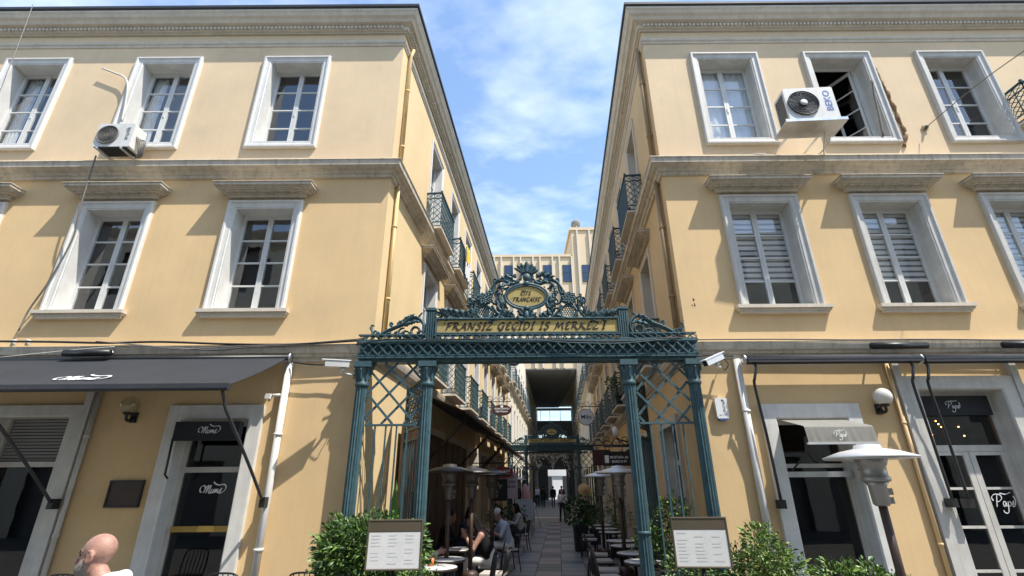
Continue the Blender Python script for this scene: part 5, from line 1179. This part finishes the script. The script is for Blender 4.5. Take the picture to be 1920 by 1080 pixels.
planter((2.05, 16.7, 0), .42, .42, .75, 'dark leafy shrub in a tall black planter beside the tables', [(0, 0, 1.1, .42, .4, .34), (.25, 0, 1.0, .35, .35, .3), (-.15, 0, 1.25, .25, .25, .22)], 1100, .13, [.6, .35, .05, 0])
planter((2.85, 15.2, 0), .35, .35, .5, 'thin bamboo like plant against the beige drapes', [(0, 0, 1.15, .2, .2, .5), (.2, 0, 1.0, .22, .2, .4), (-.2, 0, .9, .22, .2, .4)], 700, .12, [.25, .5, .2, .05], w_=.2)
planter((2.75, 18.5, 0), .35, .35, .5, 'second thin bamboo like plant farther along the drapes', [(0, 0, 1.1, .25, .2, .5), (-.25, 0, 1.0, .2, .2, .35)], 600, .13, [.3, .5, .2, 0], w_=.2)
planter((-.25, 19.0, 0), .9, .5, .55, 'dark shrub in a trough dividing the left cafe from the aisle', [(0, 0, .9, .45, .35, .32), (.35, 0, .85, .3, .3, .28), (-.35, 0, .95, .3, .3, .3)], 900, .12, [.55, .4, .05, 0])
# tall bright leaf plant behind the left screen
o = unit('snake_plant', 'tall bright green blade leaf plant behind the left gate screen', 'plant', (-1.98, 8.75, 0)); MB().lathe([(.14, 0), (.18, .4), (.19, .42), (.15, .42)], 16).build('pot', POT, o)
for i, (dx, h, a) in enumerate(((0, 1.95, .03), (.05, 1.55, .07), (-.06, 1.45, -.05), (.02, 1.25, .1))):
    b = MB(); k = 10; vs = []
    for j in range(k+1): t = j/k; w = .075*math.sin(math.pi*(.18+.8*t))**.7*(1 if t < .97 else .1); z = .4+(h-.4)*t; x = dx+a*t; vs += [(x-w, .02*i, z), (x, .02*i-.025, z), (x+w, .02*i, z)]
    b.add(vs, [(3*j+q, 3*j+q+1, 3*j+q+4, 3*j+q+3) for j in range(k) for q in (0, 1)], True); b.build('leaf', CACT, o, rz=i*.5 if i else 0)
o = unit('speaker_box', 'dark loudspeaker on a stand behind the left gate screen', 'loudspeaker', (-1.62, 9.3, 0)); MB().tube([(0, 0, 0), (0, 0, 1.3)], .02, 8).build('stand', BLK, o); MB().prism([(-.13, 1.3), (.13, 1.3), (.16, 1.75), (-.16, 1.75)], -.12, .12).build('cabinet', BLK, o); MB().lathe([(.1, 0), (.09, .012), (.02, .02)], 16, (0, 0, 0)).build('cone', BRN, o, (0, -.121, 1.47), rot=(R(90), 0, 0))

# --- chairs and tables
def chair(loc, rz, label, cush=CUSH, group='black metal cafe chairs'):
    o = unit('cafe_chair', label, 'chair', loc, rz, group)
    put('seat', cached(('cs', cush.name), lambda: (lambda b: [b.prism([(-.2, .445), (.2, .445), (.205, .46), (.2, .485), (-.2, .485), (-.205, .46)], -.2, .2)] and b.mesh('seat', cush))(MB())), o)
    put('seat_frame', cached('csf', lambda: (lambda b: [b.box(-.21, .21, -.21, .21, .42, .443)] and b.mesh('seat_frame', BLK))(MB())), o)
    for sx in (-1, 1):
        put('leg', cached(('clf', sx), lambda: MB().tube([(sx*.19, -.19, .43), (sx*.215, -.225, 0)], .013, 8).mesh('leg', BLK)), o)
        put('leg', cached(('clb', sx), lambda: MB().tube([(sx*.19, .19, .43), (sx*.215, .25, 0)], .013, 8).mesh('leg', BLK)), o)
    put('back_frame', cached('cbf', lambda: MB().tube(crom([(-.2, .19, .43), (-.205, .23, .65), (-.19, .265, .80), (-.13, .28, .85), (0, .285, .86), (.13, .28, .85), (.19, .265, .80), (.205, .23, .65), (.2, .19, .43)], 5), .012, 8).mesh('back_frame', BLK)), o)
    for i in range(5):
        x = -.13+.065*i; put('back_slat', cached(('cbs', i), lambda: MB().tube([(x, .195, .45), (x, .235, .65), (x, .283, .85)], .007, 6).mesh('back_slat', BLK)), o)
    return o
def table(loc, label, r=.3, top=MARB, group='round cafe tables'):
    o = unit('cafe_table', label, 'table', loc, 0, group)
    put('top', cached(('tt', r), lambda: MB().lathe([(r-.01, .735), (r-.002, .738), (r-.002, .752), (r-.01, .755)], 32).mesh('top', MARB)), o); put('rim', cached(('tr', r), lambda: MB().lathe([(r-.03, .71), (r, .715), (r+.004, .73), (r+.004, .748), (r-.001, .75), (r-.001, .734), (r-.03, .733)], 32).mesh('rim', BRN)), o)
    put('pedestal', cached('tp', lambda: MB().lathe([(.2, 0), (.2, .015), (.05, .03), (.03, .06), (.03, .68), (.09, .71)], 18).mesh('pedestal', BLK)), o); return o
def tumbler(loc, label):
    o = unit('tumbler', label, 'glass', loc, 0, 'glass tumblers'); put('glass', cached('tum', lambda: MB().lathe([(.032, 0), (.036, .01), (.04, .09), (.038, .09), (.033, .012), (.0, .012)], 16).mesh('glass', GLC)), o)
def plate(loc, label): o = unit('napkin_setting', label, 'napkin', loc, random.uniform(-.3, .3), 'place settings'); MB().box(-.09, .09, -.06, .06, 0, .006).build('napkin', SIGNW, o); MB().box(-.07, .07, .0, .012, .006, .009).build('knife', BLK, o)
ordn = ['nearest', 'second', 'third', 'fourth', 'fifth', 'sixth', 'farthest']
for i, y in enumerate((8.45, 9.5, 10.65, 11.6, 13.8, 14.9, 16.2)):
    x = 1.98+.0875*(y-8.5)
    table((x, y, 0), ordn[i]+' round white table of the row on the right side of the passage'); tumbler((x-.02, y+.05, .756), 'glass tumbler on the '+ordn[i]+' right hand table'); plate((x-.14, y-.06, .756), 'napkin and knife on the '+ordn[i]+' right hand table')
    if i != 4: chair((x-.45, y+.25, 0), R(85)+random.uniform(-.15, .15), 'black chair with beige seat tucked in left of the '+ordn[i]+' right hand table')
    if i in (1, 2, 4): chair((x+.48, y+.3, 0), R(-95)+random.uniform(-.15, .15), 'black chair between the wall and the '+ordn[i]+' right hand table')
chair((1.50, 9.0, 0), R(95), 'black chair pulled out beside the two nearest right hand tables')
table((-1.08, 8.92, 0), 'round white table with orange cup beside the gate on the left'); table((-1.12, 8.05, 0), 'front round white table at the foot of the left gate column')
table((-1.05, 10.3, 0), 'dark shaded round table before the woman with the phone'); table((-.78, 12.9, 0), 'round table in front of the man in the light cap'); table((-.35, 16.9, 0), 'round table before the long haired woman farther down')
for loc, t in (((-1.12, 9.05, .756), 'orange drink cup on the round table beside the left gate column'), ((-1.2, 8.1, .756), 'orange bottle on the front round table at the left')):
    o = unit('orange_cup', t, 'cup', loc); MB().lathe([(.025, 0), (.035, .1), (.032, .1)], 12).build('cup', ORNG, o); MB().tube([(0, 0, .1), (.015, 0, .2)], .005, 6).build('straw', SIGNW, o)
chair((-.45, 10.3, 0), R(-90), 'black chair under the woman with the phone'); chair((-.15, 12.95, 0), R(-70), 'black chair under the man in the light cap'); chair((.22, 16.95, 0), R(-80), 'black chair under the long haired woman farther down')
chair((-.55, 8.75, 0), R(-80), 'empty black chair pulled back from the left gate table'); chair((-1.55, 11.8, 0), R(90), 'black chair under the shadowed figure by the wall'); chair((-1.25, 13.0, 0), R(80), 'black chair under the person with the hair bun')
chair((-.35, 9.45, 0), R(-100), 'empty black chair just in front of the woman with the phone')
for px_, lab in ((122, 'black chair back rising at the lower left beside the bald man'), (420, 'black chair back at the bottom edge before the left glazed door'), (572, 'black chair back at the bottom edge left of the big shrub')):
    p = at(px_, 1067, 6.84); chair((p.x, 7.12, 0), R(180), lab, BLKF)

# --- passage awning along the left wall with its arms
o = unit('awning', 'dark brown awning reaching out over the left cafe tables in the passage', 'awning', (*pl(2.6), 3.72), PHI)
b = MB(); b.add([(0, -.12, .02), (8.3, -.12, .02), (8.3, -1.15, -.42), (0, -1.15, -.42), (0, -.12, .01), (8.3, -.12, .01), (8.3, -1.15, -.43), (0, -1.15, -.43)], [(0, 1, 2, 3), (7, 6, 5, 4), (0, 3, 7, 4), (1, 5, 6, 2)]); b.build('canopy', mk('brown_canvas', (.045, .034, .028), .85, var=.15), o)
MB().box(0, 8.3, -1.2, -1.15, -.47, -.4).build('front_bar', BRN, o); MB().tube([(0, -.1, .03), (8.3, -.1, .03)], .06, 10).build('roller', BRN, o)
for x in (.6, 4.2, 7.9): MB().tube([(x, -1.12, -.46), (x+.1, -.05, -1.5)], .025, 8).build('arm', BRN, o)
o = unit('awning', 'half open brown awning farther along the left passage wall', 'awning', (*pl(11.2), 3.72), PHI)
b = MB(); b.add([(0, -.12, .02), (10, -.12, .02), (10, -1.0, -.36), (0, -1.0, -.36), (0, -.12, .01), (10, -.12, .01), (10, -1.0, -.37), (0, -1.0, -.37)], [(0, 1, 2, 3), (7, 6, 5, 4), (0, 3, 7, 4), (1, 5, 6, 2)]); b.build('canopy', MATS['brown_canvas'], o); MB().box(0, 10, -1.05, -1.0, -.41, -.35).build('front_bar', BRN, o)
for x in (.4, 5, 9.6): MB().tube([(x, -1.0, -.40), (x+.1, -.05, -1.4)], .025, 8).build('arm', BRN, o)
# brown timber panelling behind the left cafe
o = unit('folding_screen', 'dark brown timber screen wall behind the left cafe tables', 'screen', (*pl(1.7), 0), PHI)
for i in range(16): MB().box(.42*i+.004, .42*i+.416, -.12-.015*(i % 2), -.075, .05, 2.95).build('panel', WOOD, o)
# --- hanging signs
def scroll_bracket(o, L, z, sgn):
    b = MB(); b.tube([(0, 0, z), (sgn*L, 0, z)], .018, 8)
    for k in range(2):
        c = sgn*L*(.28+.4*k); r = .13; b.tube([(c+r*(1-.75*i/16)*math.cos(-2.2+i*.5)*sgn, 0, z+.13+r*(1-.75*i/16)*math.sin(-2.2+i*.5)) for i in range(17)], .011, 6); b.tube(crom([(c+sgn*.1, 0, z+.04), (c+sgn*.25, 0, z+.16), (c+sgn*.38, 0, z+.03)], 5), .011, 6)
    b.build('bracket', BLK, o)
def hang_sign(p, wallx, rx, rz_, m, label, lines, lm, size, rim=None, sgn=1, top=.12, shape='oval'):
    o = unit('hanging_sign', label, 'sign', (wallx, p[1], p[2]), 0, 'signs hanging over the passage'); dx = p[0]-wallx
    scroll_bracket(o, abs(dx)+rx*.9, rz_+top, 1 if dx > 0 else -1)
    b = MB(); poly = ellipse(rx, rz_, 36) if shape == 'oval' else [(-rx, -rz_), (rx, -rz_), (rx, rz_), (-rx, rz_)]
    b.prism([(dx+x, z) for x, z in poly], -.03, .03); b.build('board', m, o)
    if rim: e = ellipse(rx, rz_, 36); MB().tube([(dx+x, 0, z) for x, z in e+e[:1]], .03, 8, caps=False).build('rim', rim, o)
    for x in (-rx*.5, rx*.5): MB().tube([(dx+x, 0, rz_*.8), (dx+x, 0, rz_+top)], .008, 6).build('hanger', BLK, o)
    for i, t in enumerate(lines): text('lettering', t, size, lm, o, (dx, -.036, size*.55*(len(lines)-1)-i*size*1.15), FRONT, bold=.002)
    return o
def lw(y): return XL+KX*(y-8)+.05
def rw(y): return XR+KX*(y-8)-.05
p = at(1099, 782, 22); o = hang_sign(p, rw(22), .33, .33, SIGNW, 'round white hanging sign with black letters on the right wall', ['Mibs'], LETB, .25, BLK)
p = at(941, 769, 20); o = hang_sign(p, lw(20), .39, .215, MAROON, 'dark maroon oval sign with pale lettering hanging on the left wall', ['Gülbin İNANLI', 'Mali Müşavir'], LETW, .095)
MB().box(p.x-lw(20)-.05, p.x-lw(20)+.05, -.034, -.031, .1, .18).build('emblem', LETW, o)
p = at(943, 886, 18); hang_sign(p, lw(18), .36, .19, RED, 'red oval sign with white letters hanging low on the left wall', ['BARE GAVE', 'CAFELORI'], LETW, .095)
p = at(963, 676, 14); o = hang_sign(p, lw(14), .20, .16, BLK, 'dark round sign half hidden behind the gate beam', ['R'], LETW, .16); MB().box(p.x-lw(14)-.13, p.x-lw(14)+.13, -.035, -.032, -.11, -.085).build('emblem', LETW, o)
p = at(1156, 860, 13); o = hang_sign(p, rw(13), .34, .17, BLK, 'black box sign with white lettering on the right wall', [], LETW, .07, shape='box')
text('lettering', 'MUSTAFA AS', .08, LETW, o, (p.x-rw(13)+.06, -.036, .03), FRONT, bold=.002); text('lettering', 'BARO 0 97', .08, LETW, o, (p.x-rw(13)+.06, -.036, -.07), FRONT, bold=.002); MB().box(p.x-rw(13)-.3, p.x-rw(13)-.2, -.035, -.031, -.1, .08).build('emblem', LETW, o)
p = at(1128, 858, 14); hang_sign(p, rw(14), .24, .2, MAROON, 'plain dark brown sign panel just behind the black box sign', [], LETW, .07, shape='box')
p = at(1155, 828, 12.5); o = unit('lantern', 'small iron wall lantern with scroll arm above the right box sign', 'lantern', (rw(12.5), 12.5, p.z)); dx = p.x-rw(12.5)
MB().tube(crom([(0, 0, .1), (dx*.4, 0, .0), (dx*.8, 0, .02), (dx, 0, .1)], 5), .015, 6).build('arm', BLK, o); MB().lathe([(.03, .1), (.07, .14), (.08, .3), (.02, .36)], 10, (dx, 0, 0)).build('globe', GLOBE, o)
p = at(937, 918, 20.5); o = unit('menu_blackboard', 'small blackboard with white monogram on the left passage wall', 'blackboard', (lw(20.5)+.25, 20.5, p.z-.4)); MB().box(-.3, .3, -.02, .02, 0, .78).build('board', BLK, o); text('lettering', 'Tr', .3, LETW, o, (-.05, -.024, .52), FRONT); MB().box(-.2, -.17, .021, .06, -1.2, .5).build('easel_leg', BLK, o)
o.location.x = p.x
p = at(957, 910, 22); o = unit('poster_board', 'white and red lettered notice beside the far left gate column', 'notice board', (p.x, 22, p.z-.5)); MB().box(-.3, .3, -.02, .02, 0, .98).build('board', mk('pale_pink_board', (.52, .42, .40), .7), o)
for i, (t, sz) in enumerate((('MENÜ', .13), ('KASA', .17), ('ÜRÜN', .15))): text('lettering', t, sz, MAROON, o, (0, -.024, .82-.19*i), FRONT, bold=.004)
MB().tube([(0, .03, -p.z+.5), (0, .03, .1)], .02, 8).build('post', BLK, o)
# A-boards
def aboard(loc, rz, w, h, z0, m, label):
    o = unit('sandwich_board', label, 'sandwich board', loc, rz, 'boards standing on the passage floor'); MB().box(-w/2, w/2, -.015, .015, z0, z0+h).build('panel', m, o)
    b = MB()
    for x in (-w/2, w/2): b.tube([(x, -.02, 0), (x, .01, z0+h)], .015, 6)
    b.bar((-w/2, -.02, z0-.04), (w/2, -.02, z0-.04), .03, .02); b.build('front_frame', STEEL, o)
    b = MB()
    for x in (-w/2, w/2): b.tube([(x, .4, 0), (x, .02, z0+h)], .015, 6)
    b.build('rear_frame', STEEL, o)
    for i in range(2): b = MB(); b.add([(-w*.3, -.018, z0+h*(.6+.18*i)), (w*.3, -.018, z0+h*(.6+.18*i)), (w*.3, -.018, z0+h*(.63+.18*i)), (-w*.3, -.018, z0+h*(.63+.18*i))], [(0, 1, 2, 3)]); b.build('printed_line', PAPTX, o, recalc=False)
aboard((.42, 22.0, 0), R(8), .72, .75, .62, mk('pale_grey_board', (.45, .45, .45), .6), 'grey white sandwich board standing near the far gate on the left')
aboard((.78, 25.5, 0), R(-50), .6, .8, .35, PAPER, 'turned white sandwich board behind the grey one')
o = unit('leaning_panel', 'cream panel leaning beside the right column of the far gate', 'panel', (3.3, 27.2, 0), R(-12)); MB().box(-.6, .55, -.02, .02, .15, 1.32).build('panel', CURTB if False else CRE, o, rot=(R(-6), 0, 0)); MB().box(-.55, -.5, -.05, .3, 0, .16).build('foot', BLK, o)
p = at(992, 925, 27); o = unit('folded_parasol', 'folded red and white striped cloth parasol beside the far gate', 'parasol', (p.x, 27, 0)); MB().tube([(0, 0, 0), (0, 0, 2.0)], .025, 8).build('pole', STEEL, o); MB().lathe([(.24, 1.0), (.26, 1.1), (.22, 1.6), (.1, 1.95), (.02, 2.0)], 14).build('cloth', SALM, o, rot=(0, R(-6), 0))
# straw hat and robe on a display figure
o = unit('display_figure', 'dress form in a pink robe with a straw hat by the drapes', 'mannequin', (2.74, 20.5, 0)); MB().lathe([(.2, 0), (.2, .03), (.025, .05), (.025, .9)], 14).build('stand', BLK, o)
MB().lathe([(.26, .72), (.24, .85), (.19, 1.1), (.21, 1.3), (.19, 1.44), (.07, 1.5), (.055, 1.58)], 18).build('robe', PINK, o); MB().ball((0, 0, 1.66), (.08, .09, .11), 12, 8).build('head', STRAW, o)
MB().lathe([(.27, .0), (.26, .012), (.12, .03), (.11, .12), (.05, .15), (.0, .152)], 24).build('straw_hat', STRAW, o, (0, -.06, 1.70), rot=(R(62), R(8), 0))
# yellow cloth on an upper balcony, passage air conditioner, hanging ornaments in the far gate
q = local(LP, PHI, cenL[1]-.3, -.46); o = unit('hung_cloth', 'yellow and white cloth hung over an upper balcony rail on the left', 'cloth', (q.x, q.y, 8.72), PHI)
for nm, m, x0, x1, zb in (('yellow_cloth', YFLAG, 0, .55, -.5), ('white_cloth', SIGNW, .0, .8, -.95)):
    b = MB(); k = 14; vs = []
    for i in range(k+1): x = x0+(x1-x0)*i/k; yo = -.02*math.sin(i*1.2)-(.03 if nm[0] == 'y' else 0); vs += [(x, yo, .05), (x, yo-.03, zb*.5), (x, yo-.01, zb)]
    b.add(vs, [(3*i+j, 3*i+3+j, 3*i+4+j, 3*i+1+j) for i in range(k) for j in range(2)], True); b.build(nm, m, o)
q = local(LP, PHI, 11.6, -.02); o = unit('air_conditioner', 'beige air conditioner box on the left passage wall beneath the oval sign', 'air conditioner', (q.x, q.y, 4.2), PHI); MB().box(-.4, .4, -.36, -.05, 0, .55).build('casing', ACW, o)
b = MB()
for i in range(8): b.box(-.42, -.4, -.33, -.08, .05+.06*i, .08+.06*i)
tag(b.build('side_grille', BLK, o), kind='stuff'); MB().box(-.3, .3, -.36, -.0, -.06, -.005).build('bracket', ALU, o)
OR = unit('hanging_ornaments', 'curtain of small hanging ornaments inside the far gate', 'decoration', (2.35, 34, 3.9)); b = MB()
for i in range(420):
    x = random.uniform(-2.3, 2.3); z = -random.random()**1.4*(1.5 if abs(x) > 1.2 else .55+.35*math.sin(x*7)); y = random.uniform(-.6, .6); b.bar((x, y, z), (x+.02, y, z-random.uniform(.06, .14)), .035, .01, (random.random(), 1, 0))
tag(b.build('ornaments', SIGNW, OR), kind='stuff'); MB().box(-2.5, 2.5, -.6, .6, 0, .06).build('frame', BLK, OR)
# beam with dark sign further in
o = unit('inner_portal', 'dark portal frame in the shadow behind the far gate', 'portal', (3.2, 44, .2)); b = MB(); b.box(-2.6, 2.6, -.15, .15, 3.0, 3.3); b.build('lintel', BLK, o)
for x in (-2.4, -1.5, 1.5, 2.4): MB().box(x-.09, x+.09, -.12, .12, 0, 3.0).build('post', BLK, o)

# ================================================================== PEOPLE
def person(loc, rz, label, prims, mats, h=.014, group=None):
    me = sdf_mesh('person', prims, mats, h); o = put('person', me, None, loc, rz); return tag(o, label, 'person', group)
# bald man walking past, lower left
J = stand_pose(.28, .93); J['head'] = (0, -.125, 1.50); J['neck'] = (0, -.035, 1.335); J['chest'] = (0, -.01, 1.2)
for s, x in (('L', 1), ('R', -1)): J['sh'+s] = (x*.20, .01, 1.275)
pr = human(J, hairstyle='bald', tilt=R(-3), fat=1.08); hd = Vector(J['head'])
q = Matrix.Rotation(R(-3), 3, Vector((-1, 0, 0)))
def hp(x, y, z): return hd+q@Vector((-x, -y, z))
Rm = np.array([list(q@Vector((-1, 0, 0))), list(q@Vector((0, -1, 0))), list(q@Vector((0, 0, 1)))]).T
pr += [('e', hp(0, .045, -.082), (.062, .060, .050), 5, Rm), ('c', hp(.05, .035, -.05), hp(.03, .07, -.08), .02, .02, 5), ('c', hp(-.05, .035, -.05), hp(-.03, .07, -.08), .02, .02, 5),
       ('e', hp(.034, .078, .004), (.013, .008, .006), 3, Rm, None, .004), ('e', hp(-.034, .078, .004), (.013, .008, .006), 3, Rm, None, .004), ('c', hp(.018, .090, .026), hp(.052, .074, .027), .005, .004, 3, .003), ('c', hp(-.018, .090, .026), hp(-.052, .074, .027), .005, .004, 3, .003), ('c', hp(0, .09, .004), hp(0, .122, -.036), .010, .014, 0, .008), ('e', hp(.012, .108, -.042), (.010, .010, .008), 0, Rm, None, .006), ('e', hp(-.012, .108, -.042), (.010, .010, .008), 0, Rm, None, .006),
       ('c', (-.06, .045, 1.36), (.06, .045, 1.36), .045, .045, 1), ('c', (-.075, -.02, 1.335), (-.05, .05, 1.37), .028, .03, 1), ('c', (.075, -.02, 1.335), (.05, .05, 1.37), .028, .03, 1)]
p = at(190, 1046, 3.45); man = person((p.x+.02, 3.0, p.z-1.485), R(-90), 'bald man with grey beard and white shirt walking past at lower left', pr, [SKIN, SHIRTW, JEAN, HAIR, BLK, BEARD], .0075)
man.location = (p.x+.09, 3.45, -.015); man.scale = (.965,)*3
# seated cafe guests
pr = human(sit_pose(.30, .16, .57, .09, .98), sleeve='none', hairstyle='long', tilt=R(-22)); person((-.45, 10.28, 0), R(-90), 'woman in black top and white trousers holding a phone at the left cafe', pr, [SKIN, CLB, TRW, HAIR, BLK, BEARD])
o = unit('phone', 'phone held by the woman in the black top', 'phone', (-.93, 10.28, 1.03)); MB().bar((0, 0, -.07), (-.05, 0, .07), .075, .009, (1, 0, .3)).build('body', SIGNW, o)
pr = human(sit_pose(.36, .12, .57, .12, .86), sleeve='short', hairstyle='cap', tilt=R(-10), fat=1.1); person((-.15, 12.95, 0), R(-70), 'man in light cap and pale shirt seated with his back to the aisle', pr, [SKIN, SHIRTG, TRW, HAIR, BLK, CAPM])
pr = human(sit_pose(.33, .08, .57, .09, .82), sleeve='long', hairstyle='long', tilt=R(-8)); person((.22, 16.95, 0), R(-80), 'long haired woman in grey seated farther down the left cafe', pr, [SKIN, CUSH, JEAN, HAIR, BLK, BEARD])
pr = human(sit_pose(.33, .08, .57, .1, .82), hairstyle='short', tilt=R(-8)); person((-1.55, 11.8, 0), R(90), 'shadowed figure in black seated against the left wall', pr, [SKIND, CLB, JEAN, HAIR, BLK, BEARD])
pr = human(sit_pose(.34, .1, .57, .1, .82), hairstyle='bun', tilt=R(-15)); person((-1.25, 13.0, 0), R(80), 'person with dark hair bun seated across from the man in the cap', pr, [SKIN, CLN, JEAN, HAIR, BLK, BEARD])
pr = human(sit_pose(.42, .1, .57, .1, .84), hairstyle='short'); person((-1.75, 8.95, 0), R(90), 'guest in pale sleeves half hidden behind the left gate column', pr, [SKIND, CUSH, JEAN, HAIR, BLK, BEARD])
chair((-1.75, 8.95, 0), R(90), 'black chair under the guest behind the left gate column')
# walkers
pr = human(stand_pose(.18, 1.0), sleeve='short', hairstyle='short'); person((2.72, 30.0, .0), R(10), 'walker in pale pink shirt and dark trousers stepping out through the far gate', pr, [SKIN, SHIRTP, JEAN, HAIR, BLK, BEARD], .018)
o = unit('shoulder_bag', 'dark shoulder bag strap across the pale pink shirt', 'bag', (2.72, 29.84, 1.0)); MB().bar((.17, 0, .35), (-.14, 0, -.02), .035, .012, (0, 1, 0)).build('strap', BLK, o); MB().box(-.26, -.12, -.02, .12, -.2, .0).build('pouch', BLK, o)
for i, (x, y, rz, t, m) in enumerate(((2.55, 46, 175, 'leftmost of the distant walkers, in dark clothes beyond the far gate', CLB), (3.35, 45, 178, 'distant walker in black seen from behind beyond the far gate', CLB), (3.95, 43.5, 186, 'distant walker in dark blue just left of the pink shirt', CLN), (2.1, 47, 5, 'distant walker in a pale top at the left beyond the far gate', SHIRTG))):
    pr = human(stand_pose(.16 if i % 2 else -.16, 1.02), hairstyle='short', hands=False); person((x, y, .2), R(rz), t, pr, [SKIN, m, JEAN, HAIR, BLK, BEARD], .025, 'distant walkers')

planter((3.27, 15.3, 4.12), .22, .22, .3, 'leafy pot plant on a right hand balcony above the passage', [(0, 0, .55, .22, .2, .25), (-.2, 0, .7, .16, .15, .14), (.15, .1, .75, .14, .14, .14)], 300, .1, [.4, .45, .15, 0], name='potted_plant')

for px_, py_, t in ((1300, 566, 'small brown chip in the plaster left of the lower right windows'), (1304, 632, 'second smaller brown chip just above the right shopfront cornice')):
    p = at(px_, py_, 7.997); o = unit('plaster_chip', t, 'wall damage', p); b = MB()
    for i in range(5): b.ball((random.uniform(-.03, .03), 0, random.uniform(-.06, .06)), (random.uniform(.008, .018), .005, random.uniform(.01, .025)), 7, 5)
    b.build('chip', MATS['brown_foam'], o)
